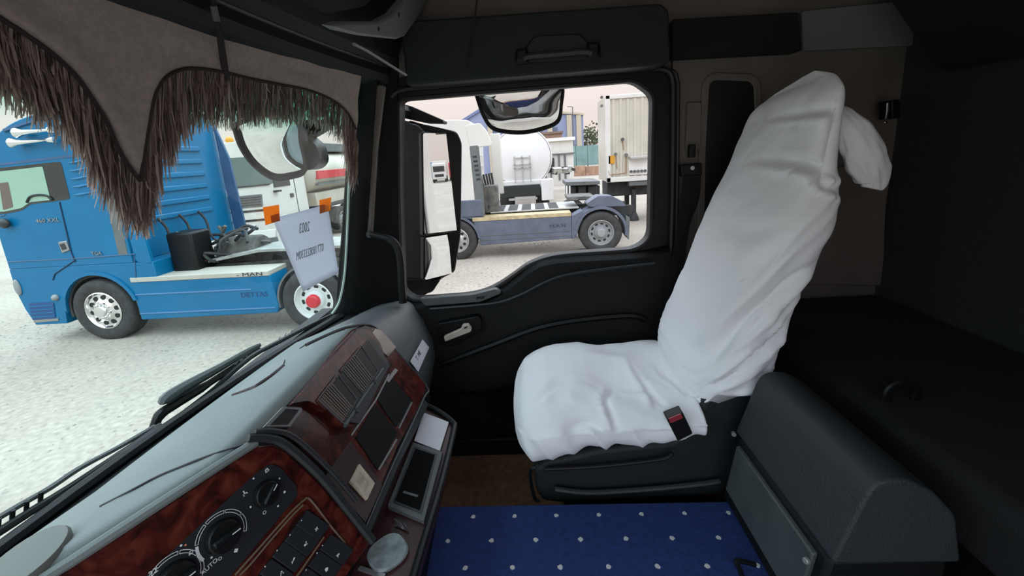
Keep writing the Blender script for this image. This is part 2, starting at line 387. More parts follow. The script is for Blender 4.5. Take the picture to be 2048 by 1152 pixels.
# windshield
win = thing('window_1', 'windshield', 'window'); del win['category']; win['kind'] = 'structure'; win['label'] = 'wide curved windshield with green shade band at its top'
def wsmesh(g):
    ny, nz = 28, 10
    V = [[g.verts.new((wsx(lerp(-.5, 1.575, i / ny), lerp(2.07, 3.06, j / nz)), lerp(-.5, 1.575, i / ny), lerp(2.07, 3.06, j / nz))) for j in range(nz + 1)] for i in range(ny + 1)]
    for i in range(ny):
        for j in range(nz): g.faces.new((V[i][j], V[i + 1][j], V[i + 1][j + 1], V[i][j + 1]))
one('glass', WSG, wsmesh, win)
edge = [onws(a, b, .004) for a, b in [(701, 232), (700, 300), (697, 400), (693, 500), (688, 560), (678, 605), (664, 628)]]
one('edge_seal', EDGE, lambda g: tube(g, smoothpath(edge, 5), .0045, 6), win)
base = [(wsx(Y, 2.095) + .010, Y, 2.098) for Y in [i * .1 - .45 for i in range(21)]]
one('lower_seal', BLK, lambda g: tube(g, base, .014, 8), win)

# A pillar between windshield and door
def apil(g):
    R = []
    for z in [1.9 + i * .1 for i in range(13)]:
        xw = wsx(1.56, z); xd = lerp(-.60, -.505, (z - 2.12) / .8)
        R.append([Vector((xw - .03, 1.575, z)), Vector((xw + .012, 1.565, z)), Vector((xw + .06, 1.585, z)), Vector((xd - .075, 1.66, z)), Vector((xd - .01, 1.69, z)), Vector((xd - .01, 1.79, z)), Vector((xw - .06, 1.74, z))])
    loft(g, R)
ap = struct(one('trim_2', BLKM, apil, smooth=.9), 'A pillar trim')
g = G(); prism(g, [at(*p, 1.60) for p in [(722, 168), (768, 170), (752, 300), (742, 470), (722, 470), (722, 300)]], (0, .03, 0)); obj('upper_cover', g, WALL, ap, bevel=.006)

# ------------------------------------------------------------------ passenger door
door = thing('door_1', 'door', 'door'); del door['category']; door['kind'] = 'structure'; door['label'] = 'black trimmed passenger door with large window and wavy sill'
wpx = [(798, 200), (1268, 162), (1306, 190), (1300, 478), (1270, 499), (1108, 510), (1058, 527), (1030, 548), (988, 577), (945, 592), (828, 600), (806, 586), (800, 400)]
wl3 = rpoly([at(*p, YD) for p in wpx], [.03, .03, .03, .04, .04, .08, .06, .02, .08, .08, .02, .03, 0], 4)
g = G(); ringprism(g, [p for p in wl3], offset(wl3, .085), (0, .06, 0)); fr = obj('window_frame', g, BLK, door, bevel=.012)
o2 = offset(wl3, .010); g = G(); ringprism(g, [p + Vector((0, -.008, 0)) for p in offset(wl3, -.004)], [p + Vector((0, -.008, 0)) for p in o2], (0, .03, 0)); obj('weatherstrip', g, RUB, door, bevel=.003)
g = G(); prism(g, [p + Vector((0, .035, 0)) for p in offset(wl3, .02)], (0, .005, 0)); obj('window_glass', g, DOORG, door, smooth=0)
# outer door seal (double rim behind the frame)
rim = [at(*p, YD - .01) for p in [(776, 600), (770, 400), (782, 190), (805, 178), (1300, 136), (1340, 140), (1347, 165), (1345, 400), (1338, 620)]]
rimp = smoothpath(rpoly(rim, [0, 0, .03, .05, .05, .05, .03, 0, 0], 4)[:], 2)
one('door_seal', RUB, lambda g: tube(g, rimp, .012, 8), door)
one('door_seal', DGR, lambda g: tube(g, [p + Vector((.022 if p.x > 0 else -.012, .012, .0)) for p in rimp], .008, 8), door)
# lower trim panel with a bulging cross section
sill = [(800, 604), (828, 607), (945, 599), (992, 584), (1036, 553), (1062, 533), (1110, 516), (1270, 505), (1338, 492)]
def dpanel(g):
    top = smoothpath([at(*p, YD - .02) for p in sill], 4)
    rings = []
    for p in top:
        z0 = p.z; zs = [(z0, YD + .06), (z0, YD - .01), (z0 - .02, YD - .04), (z0 - .09, YD - .055), (lerp(z0, 1.40, .3), YD - .07), (lerp(z0, 1.40, .5), YD - .10), (lerp(z0, 1.4, .56), YD - .10), (lerp(z0, 1.4, .62), YD - .06), (lerp(z0, 1.4, .85), YD - .05), (1.42, YD - .06), (1.42, YD + .06)]
        rings.append([Vector((p.x, y, z)) for z, y in zs])
    loft(g, rings)
one('trim_panel', BLKM, dpanel, door, smooth=.7, bevel=0)
one('belt_moulding', DGR, lambda g: tube(g, smoothpath([at(*p, YD - .066) for p in [(860, 618), (985, 607), (1040, 590), (1100, 560), (1160, 545), (1310, 527)]], 5), .006, 6), door)
one('pocket_moulding', BLK, lambda g: tube(g, smoothpath([at(*p, YD - .09) for p in [(880, 730), (985, 690), (1100, 650), (1250, 632), (1290, 640)]], 5), .012, 6), door)
slab = rpoly(ats([(838, 598), (945, 590), (992, 578), (1004, 586), (960, 604), (850, 612)], YD - .05), .012)
g = G(); prism(g, slab, (0, .03, 0)); obj('sill_plate', g, MGR, door, bevel=.004)
g = G(); prism(g, rpoly(ats([(953, 594), (970, 592), (968, 597), (951, 599)], YD - .053), .002), (0, .01, 0)); obj('lock_slot', g, RUB, door)
g = G(); prism(g, rpoly(ats([(872, 648), (960, 632), (965, 660), (905, 694), (880, 690)], YD - .085), .02), (0, .05, 0)); obj('handle_recess', g, BLK, door, bevel=.004)
hp = ats([(887, 674), (921, 659), (925, 650), (937, 649), (943, 658), (942, 664), (890, 684)], YD - .115)
g = G(); prism(g, rpoly(hp, .006), (0, .02, 0)); hd = obj('door_handle', g, BEIGE, door, bevel=.003); hd['label'] = 'pale beige lever handle'
g = G(); prism(g, rpoly(ats([(928, 655), (935, 652), (934, 656), (928, 658)], YD - .117), .001), (0, .004, 0)); obj('lock_mark', g, DGR, hd)
g = G(); prism(g, rpoly(ats([(878, 882), (1290, 868), (1290, 930), (872, 948)], YD - .09), .015), (0, .10, 0)); obj('kick_panel', g, BLKM, door, bevel=.008)
# outer sill below the door
struct(one('trim_3', BLKM, lambda g: bx(g, -.62, .58, YD + .0, YD + .08, FZ - .06, 1.44), bevel=.01), 'door sill')

# grab rail on the A pillar
gr = thing('grab_rail', 'black curved grab rail on the A pillar beside the dashboard', 'grab rail', at(770, 540, 1.58))
one('rail', BLK, lambda g: tube(g, smoothpath(ats([(741, 468), (757, 472), (780, 479), (795, 497), (801, 530), (803, 570), (806, 605)], 1.57), 5), [.010 + .006 * min(1, i / 12) for i in range(31)], 10), gr)
one('mounting_foot', DGR, lambda g: disc(g, at(741, 468, 1.585), (0, -1, 0), .013, .014), gr)

# overhead panel above the door, with its grab handle
hdr = thing('overhead_door_panel', 'black padded panel above the passenger door', 'panel', at(1070, 80, 1.6))
face = ats([(800, 42), (1322, 6), (1338, 20), (1342, 122), (1325, 130), (812, 170)], 1.58)
g = G(); prism(g, rpoly(face, .012), (0, .14, 0)); obj('panel_body', g, OVH, hdr, bevel=.02, seg=3)
g = G(); prism(g, ats([(1036, 100), (1052, 94), (1065, 74), (1080, 69), (1158, 66), (1170, 76), (1178, 86), (1200, 86), (1203, 115), (1170, 120), (1040, 127), (1028, 118)], 1.574), (0, .02, 0)); rc = obj('handle_recess', g, RUB, hdr, bevel=.006)
hh = thing('assist_grip', 'black grab handle in a recess of the panel above the door', 'grab handle', at(1115, 110, 1.55))
one('grip', DGR, lambda g: tube(g, smoothpath(ats([(1046, 118), (1060, 112), (1110, 108), (1165, 103), (1184, 106)], 1.55), 5), .0105, 10), hh)
for p in [(1044, 113), (1186, 100)]:
    g = G(); c = at(*p, 1.562); box(g, c, (.045, .03, .05)); obj('end_bracket', g, BLK, hh, bevel=.01)
one('ceiling_cord', PIPE, lambda g: tube(g, smoothpath([at(956, -30, 1.545), at(952, 20, 1.55), at(944, 70, 1.562), at(936, 110, 1.562), at(932, 136, 1.565)], 5), .0035, 6)); tag(bpy.data.objects['ceiling_cord'], 'thin black cord hanging down over the panel above the door', 'cord')

# dark storage pocket and light panel on the wall behind the door
sp = thing('wall_storage_pocket', 'flat black storage pocket high on the wall behind the door', 'pocket', at(1470, 70, 1.68))
g = G(); prism(g, rpoly(ats([(1346, 38), (1598, 24), (1603, 102), (1345, 116)], 1.655), .008), (0, .06, 0)); obj('pocket_body', g, BUNK, sp, bevel=.006)

# upper bunk folded up against the rear wall
ub = thing('upper_bunk', 'dark upper bunk hinged high on the rear wall', 'bunk', (1.3, .5, 3.1))
lo = [onx(2044, 122, 1.20), ]
A, B, C_ = at(1772, -6, 1.5), at(1868, 132, 1.5), at(1892, 146, 1.5)
prof = [(A.x, A.z), (B.x, B.z), (C_.x, C_.z), (1.415, C_.z + .01), (1.415, 3.4), (A.x - .03, 3.4)]
g = G(); prism(g, rpoly([Vector((x, 1.5, z)) for x, z in prof], .02), (0, -1.95, 0)); obj('mattress', g, BUNK, ub, bevel=.01)
p0 = at(1915, 152, 1.36)
g = G(); bx(g, 1.40, 1.42, -.4, 1.5, 2.885, 2.905); obj('support_rail', g, MGR, ub, bevel=.003)
lt = thing('wall_latch', 'small metal latch on the edge of the rear wall', 'latch', at(1776, 225, 1.64))
g = G(); prism(g, rpoly(ats([(1784, 200), (1800, 198), (1802, 236), (1784, 238)], 1.60), .006), (.0, .06, 0)); obj('latch_plate', g, BLK, lt, bevel=.004)
g = G(); tube(g, ats([(1776, 206), (1775, 224), (1772, 238)], 1.592), .004, 8); obj('latch_hook', g, CHROME, lt)
g = G(); bmesh.ops.create_icosphere(g, subdivisions=2, radius=.006, matrix=Matrix.Translation(at(1770, 245, 1.592))); obj('latch_pin', g, CHROME, lt)

# lower bunk
lb = thing('lower_bunk', 'black lower bunk mattress along the rear wall', 'bunk', (1.1, .6, 2.0))
g = G(); bx(g, .80, 1.415, -.5, 1.69, 1.88, 2.04); obj('mattress', g, BUNK, lb, bevel=.035, seg=4)
g = G(); bx(g, .84, 1.415, -.5, 1.69, FZ, 1.88); obj('bunk_base', g, BLK, lb, bevel=.01)
cl = onz(1803, 800, 2.044)
ring = thing('webbing_loop', 'black plastic loop lying on the black bunk', 'loop', cl)
one('loop', BLK, lambda g: tube(g, smoothpath([cl + Vector((-.035, 0, .0)), cl + Vector((-.03, 0, .03)), cl + Vector((0, 0, .045)), cl + Vector((.03, 0, .03)), cl + Vector((.035, 0, 0))], 5), .006, 8, flat=2.0), ring)

# seat belt on the B pillar
sb = thing('seat_belt', 'black seat belt hanging from its guide on the B pillar', 'seat belt', at(1385, 330, 1.66))
g = G(); prism(g, rpoly(ats([(1362, 330), (1404, 326), (1405, 350), (1364, 354)], 1.655), .006), (0, .04, 0)); obj('belt_guide', g, BLK, sb, bevel=.004)
g = G(); disc(g, at(1384, 336, 1.652), (0, -1, 0), .008, .006); obj('guide_bolt', g, CHROME, sb)
g = G(); box(g, at(1383, 302, 1.67), (.022, .03, .05)); obj('height_adjuster', g, BLK, sb, bevel=.004)
def strap(g):
    L = smoothpath(ats([(1366, 352), (1358, 430), (1340, 540), (1322, 640)], 1.64), 5); Rr = smoothpath(ats([(1402, 350), (1398, 400), (1376, 470), (1358, 640)], 1.655), 5)
    loft(g, [[a, b, b + Vector((0, .003, 0)), a + Vector((0, .003, 0))] for a, b in zip(L, Rr)])
one('strap', BUNK, strap, sb)

# ------------------------------------------------------------------ overhead front shelf
sh = thing('overhead_shelf', 'dark overhead shelf running across the cab above the windshield', 'shelf', (-.6, .6, 3.1))
def shelf(g):
    rings = []
    for i in range(24):
        Y = lerp(-.5, 1.66, i / 23); c = .12 * ((Y - .55) / 1.04) ** 2
        pf = [(-.84, 2.99), (-.70, 2.985), (-.665, 3.0), (-.655, 3.025), (-.66, 3.05)]
        rings.append([Vector((x + c, Y, z)) for x, z in pf] + [Vector((-.62 + c, Y, 3.08)), Vector((-.59 + c, Y, 3.16)), Vector((-.55 + c * .7, Y, 3.41)), Vector((-.88, Y, 3.41))])
    loft(g, rings)
one('shelf_body', OVH, shelf, sh, smooth=.5)
one('shelf_lip', DGR, lambda g: tube(g, [(-.655 + .12 * ((Y - .55) / 1.04) ** 2, Y, 3.055) for Y in [i * .1 - .45 for i in range(21)]], .006, 6), sh)
def console(g):
    prism(g, [Vector((x, -.5, z)) for x, z in [(-.64, 3.11), (-.44, 3.13), (-.415, 3.15), (-.36, 3.41), (-.64, 3.41)]], (0, 1.76, 0))
one('shelf_console', OVH, console, sh, bevel=.015)
fp = Plane((-.418, .6, 3.15), (-.418, 1.2, 3.15), (-.36, .6, 3.41))
bk = thing('speaker_bracket', 'light grey curved plastic speaker bracket with two screws on the overhead shelf', 'bracket', fp(760, 45))
slabpl('bracket_body', fp, [(636, 48), (660, 41), (738, 41), (768, 26), (800, -12), (850, -12), (818, 36), (792, 70), (775, 76), (700, 68), (655, 58)], .0, .03, mat('bracket_grey', (.20, .21, .205), .5), bk, bevel=.006)
for p in [(756, 58), (797, 29)]:
    g = G(); disc(g, fp(*p, .029), fp.n, .006, .003, 12); obj('screw', g, DGR, bk)
gs = thing('sun_blind_bar', 'slim grey bar slanting under the speaker bracket', 'bar', at(760, 118, 1.3))
one('bar', LGR, lambda g: tube(g, [at(708, 88, 1.22), at(735, 102, 1.30), at(812, 150, 1.52)], .006, 8, flat=.6), gs)

# ------------------------------------------------------------------ fringed valance
va = thing('windshield_valance', 'brown scalloped valance with long fringe hanging over the windshield', 'valance', (-.78, .8, 2.9))
larc = smoothpath([Vector((x, y, 0)) for x, y in [(-120, -40), (-50, 2), (0, 36), (50, 68), (100, 104), (150, 150), (190, 206), (214, 245), (238, 300), (260, 336), (281, 362)]], 6)
rarc = smoothpath([Vector((x, y, 0)) for x, y in [(281, 362), (290, 300), (300, 240), (312, 185), (332, 155), (358, 141), (390, 137), (440, 143), (500, 157), (560, 169), (620, 181), (665, 200), (695, 225), (712, 258)]], 6)
def valance(g):
    W = smoothpath([Vector((-120, -40, 0)), Vector((712, 258, 0))], 2)
    rows = []
    for q in larc + rarc[1:]:
        b = onws(q.x, q.y, .05); t = Vector((wsx(b.y, 3.0) + .055, b.y, 3.02)); n = 8
        rows.append([b.lerp(t, j / n) + Vector((.006 * noise.noise(Vector((b.y * 9, j * .4, 0))), 0, 0)) for j in range(n + 1)])
    rows = [r for r in rows]
    V = [[g.verts.new(p) for p in r] for r in rows]
    for A_, B_ in zip(V, V[1:]):
        for j in range(8): g.faces.new((A_[j], B_[j], B_[j + 1], A_[j + 1]))
vo = one('valance_fabric', VAL, valance, va, smooth=1.2)
so = vo.modifiers.new('solid', 'SOLIDIFY'); so.thickness = .004
one('piping', PIPE, lambda g: tube(g, [onws(q.x, q.y, .056) for q in larc], .0035, 6), va)
one('piping', PIPE, lambda g: tube(g, [onws(q.x, q.y, .056) for q in rarc], .0035, 6), va)
def fringe():
    vs, fs = [], []; rnd = random.Random(5)
    L = [(-120, 165), (0, 158), (50, 150), (100, 150), (150, 165), (200, 180), (240, 150), (281, 122)]
    Rr = [(281, 122), (300, 190), (320, 185), (345, 165), (385, 118), (440, 104), (520, 84), (600, 66), (650, 62), (690, 70), (712, 110)]
    def strand(px, py, lenpx, off):
        T = onws(px, py, off); Ln = lenpx * T.y / FPX * rnd.uniform(.72, 1.08) * 1.02; q = len(vs); wd = rnd.uniform(.0007, .0019)
        dx, dy = rnd.uniform(-.012, .012), rnd.uniform(-.016, .016); a = rnd.uniform(0, pi)
        k = 4
        for i in range(k + 1):
            s = i / k; lean = wsx(T.y, T.z - Ln * s) - wsx(T.y, T.z)
            p = Vector((T.x + lean + dx * s * s + rnd.uniform(-.002, .002), T.y + dy * s * s + rnd.uniform(-.002, .002), T.z - Ln * s)); ww = wd * (1.15 if i < k else .5)
            d = Vector((cos(a), sin(a), 0)) * ww; vs.extend([p - d, p + d])
        for i in range(k): b = q + 2 * i; fs.append((b, b + 1, b + 3, b + 2))
    for arc, tab, N in ((larc, L, 1500), (rarc, Rr, 2100)):
        ln = [0]
        for a, b in zip(arc, arc[1:]): ln.append(ln[-1] + abs(b.x - a.x) + .35 * abs(b.y - a.y))
        for i in range(N):
            s = rnd.uniform(0, ln[-1]); s = min(ln[-1] * .9999, max(0, (math.floor(s / 6.5) + .5) * 6.5 + rnd.gauss(0, 1.5))); k = max(j for j in range(len(ln)) if ln[j] <= s); k = min(k, len(arc) - 2)
            t = (s - ln[k]) / max(1e-6, ln[k + 1] - ln[k]); q = arc[k].lerp(arc[k + 1], t)
            lp = interp(tab, q.x)
            strand(q.x, q.y - 3, lp * (1 if rnd.random() < .72 else rnd.uniform(.3, .7)), rnd.uniform(.030, .052))
    for i in range(260):                              # the end that runs down the pillar edge
        s = rnd.random(); strand(lerp(700, 716, s), lerp(232, 290, s), rnd.uniform(60, 105), .045)
    me = bpy.data.meshes.new('fringe'); ro = ROOTLOC[va.name]; me.from_pydata([v - ro for v in vs], [], fs)
    o = obj('fringe', me, FRINGE, va, smooth=0); o['kind'] = 'stuff'
fringe()
ct = thing('hanging_strap', 'dark strap with pale worn end hanging in front of the valance', 'strap', at(440, 80, .9))
cpx = [(424, -20), (430, 20), (438, 60), (444, 100), (450, 140), (453, 160)]
one('strap', PIPE, lambda g: tube(g, [onws(a, b, .085 - .0002 * b) for a, b in cpx], [.005, .005, .006, .007, .007, .004], 8, flat=.5), ct)
one('pale_end', MGR, lambda g: tube(g, [onws(427, 12, .094), onws(433, 42, .088)], .0065, 8, flat=.5), ct)

# ------------------------------------------------------------------ paper taped inside the windshield
pa = thing('taped_paper', 'white sheet of paper taped inside the windshield, faint print showing through', 'paper', onws(610, 490, .01))
cor = [onws(a, b, .012) for a, b in [(545, 438), (655, 408), (679, 546), (604, 583)]]
def sheet(g):
    n = 10; V = []
    for i in range(n + 1):
        r = []
        for j in range(n + 1):
            p = cor[0].lerp(cor[1], i / n).lerp(cor[3].lerp(cor[2], i / n), j / n); p = p + Vector((.004 * sin(3 * i / n + 2) * j / n, 0, 0)); r.append(g.verts.new(p))
        V.append(r)
    for i in range(n):
        for j in range(n): g.faces.new((V[i][j], V[i + 1][j], V[i + 1][j + 1], V[i][j + 1]))
po = one('sheet', PAPER, sheet, pa); so = po.modifiers.new('solid', 'SOLIDIFY'); so.thickness = .0006
ppl = Plane(cor[0], cor[1], cor[3])
for nm, pts, d in (('tape', [(524, 414), (556, 409), (558, 441), (529, 450)], .003), ('tape', [(637, 400), (661, 394), (659, 421), (638, 427)], .003)):
    tp = slabpl(nm, ppl, pts, d, d + .0006, TAPE, pa); tp['label'] = 'orange adhesive tape on the corner of the sheet'
slabpl('tape_overlap', ppl, [(539, 431), (556, 426), (558, 441), (541, 446)], .0038, .0042, TAPE2, pa)
slabpl('tape_overlap', ppl, [(638, 410), (648, 408), (648, 424), (638, 427)], .0038, .0042, TAPE2, pa)
tx = (ppl(650, 459) - ppl(590, 476)); ty = ppl(600, 440) - ppl(612, 480)
for s, c, sz, st in (('2003', (609, 456), .050, .50), ('0T7180823330M', (621, 504), .043, .46)):
    t_ = lettering(s, ppl(*c, .0052), tx, ty, sz, INK, pa, stretch=-st)

# ------------------------------------------------------------------ wipers outside the glass
def wpath(pts, off): return [onws(a, b, off) for a, b in pts]
w1 = thing('windshield_wiper', 'black wiper resting along the windshield base, its bulky arm joint showing', 'wiper', onws(340, 860, -.05))
def arm(g):
    P_ = smoothpath(wpath([(268, 905), (302, 868), (318, 832), (345, 812), (400, 778), (470, 733), (520, 700)], -.05), 4)
    tube(g, P_, [.011] * 8 + [.013] * 9 + [.010] * 8, 8)
one('arm', BLK, arm, w1)
one('arm_cover', MGR, lambda g: tube(g, smoothpath(wpath([(328, 806), (335, 796), (380, 768), (440, 735), (500, 700), (520, 690)], -.055), 3), [.012, .015, .017, .018, .018, .017, .016, .015, .014, .013, .012, .011, .010, .009, .008, .007], 8, flat=.8), w1)
one('blade', RUB, lambda g: tube(g, smoothpath(wpath([(368, 828), (440, 786), (520, 735), (600, 684), (670, 640), (690, 622)], -.022), 3), .006, 8), w1)
one('blade_frame', DGR, lambda g: tube(g, smoothpath(wpath([(372, 820), (430, 775), (500, 715), (560, 682), (640, 640), (688, 618)], -.035), 3), [.005] * 4 + [.008] * 8 + [.005] * 4, 8), w1)
for i in range(5):
    g = G(); a, b = lerp(472, 512, i / 4), lerp(728, 706, i / 4); tube(g, wpath([(a - 3, b + 3), (a + 3, b - 5)], -.048), .003, 6); obj('spring_coil', g, STEEL, w1)
for i in range(3):
    g = G(); a, b = lerp(556, 580, i / 2), lerp(678, 665, i / 2); tube(g, wpath([(a - 1, b + 6), (a + 3, b - 5)], -.045), .003, 6); obj('clip', g, STEEL, w1)
w2 = thing('windshield_wiper.001', 'black wiper low at the driver end of the windshield with slotted blade frame', 'wiper', onws(150, 990, -.04))
one('blade', RUB, lambda g: tube(g, smoothpath(wpath([(-30, 1082), (60, 1024), (140, 975), (230, 915), (300, 868), (322, 850)], -.022), 3), .008, 8), w2)
one('blade_frame', DGR, lambda g: tube(g, smoothpath(wpath([(-30, 1052), (40, 1010), (100, 976), (160, 936), (240, 893), (310, 852)], -.036), 3), .0075, 8, flat=.6), w2)
for i in range(4):
    g = G(); a, b = lerp(-5, 80, i / 3), lerp(1046, 992, i / 3); tube(g, wpath([(a, b + 22), (a + 2, b - 8)], -.03), .004, 6); obj('frame_link', g, BLK, w2)

# ------------------------------------------------------------------ dashboard
da = thing('dashboard', 'pale grey topped dashboard with glossy red burl wood fascia', 'dashboard', (-.6, .7, 2.0))
def Xt(Y): return -.63 + .5 * (Y - .40) if Y < .57 else -.545
YS = [.12, .2, .3, .4, .5, .57, .63, .7, .8, .9, 1.0, 1.09, 1.14]
def pad(g):
    R = []
    for Y in YS:
        x0, x1 = wsx(Y, 2.10) + .062, Xt(Y)
        R.append([Vector(p) for p in ((x0, Y, 2.06), (x0, Y, 2.105), (lerp(x0, x1, .3), Y, 2.175), (lerp(x0, x1, .7), Y, 2.218), (x1 - .02, Y, 2.232), (x1 - .004, Y, 2.228), (x1 + .006, Y, 2.214), (x1 - .02, Y, 2.19), (x1 - .1, Y, 2.10))])
    loft(g, R)
one('top_pad', PAD, pad, da, smooth=.9)
one('demister_gutter', BLK, lambda g: loft(g, [[Vector((wsx(Y, 2.10) + .004, Y, 2.09)), Vector((wsx(Y, 2.10) + .075, Y, 2.094)), Vector((wsx(Y, 2.10) + .075, Y, 2.05)), Vector((wsx(Y, 2.10) + .004, Y, 2.05))] for Y in YS + [1.2, 1.3, 1.4, 1.5, 1.57]]), da)
def body(g):
    R = []
    for Y in YS:
        x0, x1 = wsx(Y, 2.08) + .03, Xt(Y); xb = x1 + (.085 if Y < .58 else .105 if Y < .66 else .148)
        R.append([Vector(p) for p in ((x0, Y, 1.70), (x0, Y, 2.07), (x1 - .06, Y, 2.15), (x1 - .008, Y, 2.205), (xb, Y, 1.96), (xb, Y, 1.90), (xb - .02, Y, 1.82), (xb - .04, Y, 1.71))])
    loft(g, R)
one('console_body', DGR, body, da, smooth=.5)
pl1 = Plane((-.63, .40, 2.22), (-.52, .62, 2.22), (-.388, .69, 1.965))
pl2 = Plane((-.545, .70, 2.22), (-.545, 1.10, 2.22), (-.390, .80, 1.96))
pl3 = Plane((0, 0, 1.9), (1, 0, 1.9), (0, 1, 1.9))
pl3.n = Vector((0, 0, 1))
def psurf(Y):
    zt = lerp(2.222, 2.105, (Y - 1.08) / .6)
    return [(wsx(min(Y, 1.6), 2.05) + .03, 1.6), (wsx(min(Y, 1.6), 2.05) + .03, 2.075), (-.68, zt - .01), (-.60, zt), (-.565, zt - .008), (-.54, zt - .03), (-.50, zt - .09), (-.465, zt - .18), (-.46, 1.86), (-.52, 1.6)]
one('passenger_end', PADF, lambda g: loft(g, [[Vector((x, Y, z)) for x, z in psurf(Y)] for Y in [1.135 + .05 * i for i in range(12)]]), da, smooth=.9)
spl = Plane((-.52, 1.12, 2.185), (-.478, 1.12, 2.08), (-.49, 1.5, 2.06))
st = tag(slabpl('dash_sticker', spl, [(843, 680), (856, 696), (834, 745), (818, 724)], .004, .0055, CARD, None, r=.003), 'small white printed sticker on the passenger end of the dashboard', 'sticker')
lettering('T. ME', spl(837, 711, .0058), spl(848, 688) - spl(826, 736), spl(826, 705) - spl(850, 716), .026, MARKD, st)
# section one: heater panel and switches in red burl wood, turned to the driver
slabpl('wood_panel', pl1, [(40, 1190), (140, 1132), (300, 1030), (430, 946), (508, 894), (540, 890), (566, 900), (632, 962), (712, 1055), (735, 1085), (640, 1220), (300, 1330)], .001, .010, WOOD, da, bevel=.006)
one('pad_edge', PAD, lambda g: tube(g, [pl1(a, b, .004) for a, b in [(30, 1192), (140, 1125), (300, 1020), (430, 936), (512, 884)]], .008, 8), da)
for nm, P_, rad in (('frame_strip', [(496, 876), (530, 876), (570, 889), (640, 952), (700, 1025), (745, 1082)], .008), ('frame_strip', [(510, 864), (545, 862), (590, 876), (660, 940), (712, 1000)], .005)):
    one(nm, DGR, lambda g: tube(g, smoothpath([pl1(a, b, .012) for a, b in P_], 5), rad, 8), da)
cp = slabpl('heater_panel', pl1, [(534, 927), (556, 935), (588, 974), (588, 992), (560, 1025), (430, 1180), (300, 1300), (200, 1260), (286, 1150), (420, 1025), (508, 944)], .010, .0125, PNL, da, r=.006, bevel=.001)
ux = (pl1(537, 987) - pl1(440, 1075)).normalized(); uy = (pl1.n.cross(ux)).normalized()
KN = [((531, 987), .021, 28), ((444, 1072), .0245, -8), ((350, 1160), .0245, -8)]
for (px, py), r, a in KN:
    c = pl1(px, py, .0125); ang = math.radians(a)
    g = G(); lathe(g, [(r * 1.02, 0), (r, .004), (r * .93, .011), (r * .85, .0125)], c, pl1.n, 28); kn = obj('rotary_knob', g, BLK, da)
    dx = ux * cos(ang) + uy * sin(ang); dy = pl1.n.cross(dx)
    M3 = Matrix((dx, dy, pl1.n)).transposed()
    g = G(); box(g, c + pl1.n * .016, (r * 1.6, r * .42, .014), M3); gp = obj('grip', g, BLK, kn, bevel=.003)
    g = G(); box(g, c + pl1.n * .0232 + dx * r * .5, (r * .5, r * .06, .0006), M3); obj('pointer', g, MARK, kn)
def arcmarks(c, R, parent, spans, solid=()):
    for i, (a0, a1) in enumerate(spans):
        def band(g, r0, r1):
            n = 7; A_ = [c + (ux * cos(lerp(a0, a1, k / n)) + uy * sin(lerp(a0, a1, k / n))) * r0 for k in range(n + 1)]; B_ = [c + (ux * cos(lerp(a0, a1, k / n)) + uy * sin(lerp(a0, a1, k / n))) * r1 for k in range(n + 1)]
            for k in range(n):
                vs = [g.verts.new(p) for p in (A_[k], A_[k + 1], B_[k + 1], B_[k])]; g.faces.new(vs)
            return A_, B_
        g = G()
        if i in solid: band(g, R, R + .0042)
        else:
            A_, B_ = band(g, R, R + .0009); C2, D2 = band(g, R + .0040, R + .0049)
            for p, q in ((A_[0], D2[0]), (A_[-1], D2[-1])):
                t = (ux * -sin(a0) + uy * cos(a0)) * .0004; vs = [g.verts.new(v) for v in (p - t, p + t, q + t, q - t)]; g.faces.new(vs)
        obj('scale_mark', g, MARK, parent, smooth=0)
rad = math.radians
for idx in (1, 2):
    c = pl1(*KN[idx][0], .0130)
    arcmarks(c, .0315, cp, [(rad(-38), rad(8)), (rad(12), rad(55)), (rad(59), rad(103)), (rad(107), rad(150)), (rad(154), rad(196))], solid=(4,))
def dots(pts, r, m_=MARK, h=.0128, name='scale_dot', pl=pl1, parent=cp):
    for a, b in pts:
        g = G(); disc(g, pl(a, b, h), pl.n, r, .0004, 8); obj(name, g, m_, parent, smooth=0)
dots([(507, 957), (559, 957), (501, 1014), (556, 1012), (423, 1115), (362, 1091)], .0016)
dots([(371, 1090)], .0014, mat('amber_lamp', (.8, .3, .15), .4), name='indicator_lamp')
lettering('AUTO', pl1(419, 1133, .0128), pl1(436, 1118) - pl1(410, 1143), pl1(413, 1122) - pl1(424, 1140), .0085, MARK, cp)
lettering('22', pl1(307, 1144, .0128), pl1(320, 1134) - pl1(300, 1150), pl1(303, 1138) - pl1(311, 1150), .010, MARK, cp)
def ringmark(px, py, r, parent, pl=pl1, h=.0128, w_=.0008):
    c = pl(px, py, h); n = 12; g = G(); a_ = pl.n.orthogonal().normalized(); b_ = pl.n.cross(a_)
    ringprism(g, [c + (a_ * cos(2 * pi * k / n) + b_ * sin(2 * pi * k / n)) * r for k in range(n)], [c + (a_ * cos(2 * pi * k / n) + b_ * sin(2 * pi * k / n)) * (r + w_) for k in range(n)], pl.n * .0003)
    obj('symbol', g, MARK, parent, smooth=0)
def glyph(pl, px, py, h, polys, parent, sc=1.0, xd=None, yd=None):
    """small symbol: list of polygons in a local frame (units: mm)"""
    c = pl(px, py, h); g = G(); X = xd or ux; Y = yd or uy
    for P_ in polys:
        prism(g, [c + X * (a * .001 * sc) + Y * (b * .001 * sc) for a, b in P_], pl.n * .0003)
    obj('symbol', g, MARK, parent, smooth=0)
def ln(x0, y0, x1, y1, t=.5):
    d = Vector((x1 - x0, y1 - y0)).normalized(); nx, ny = -d.y * t, d.x * t
    return [(x0 - nx, y0 - ny), (x1 - nx, y1 - ny), (x1 + nx, y1 + ny), (x0 + nx, y0 + ny)]
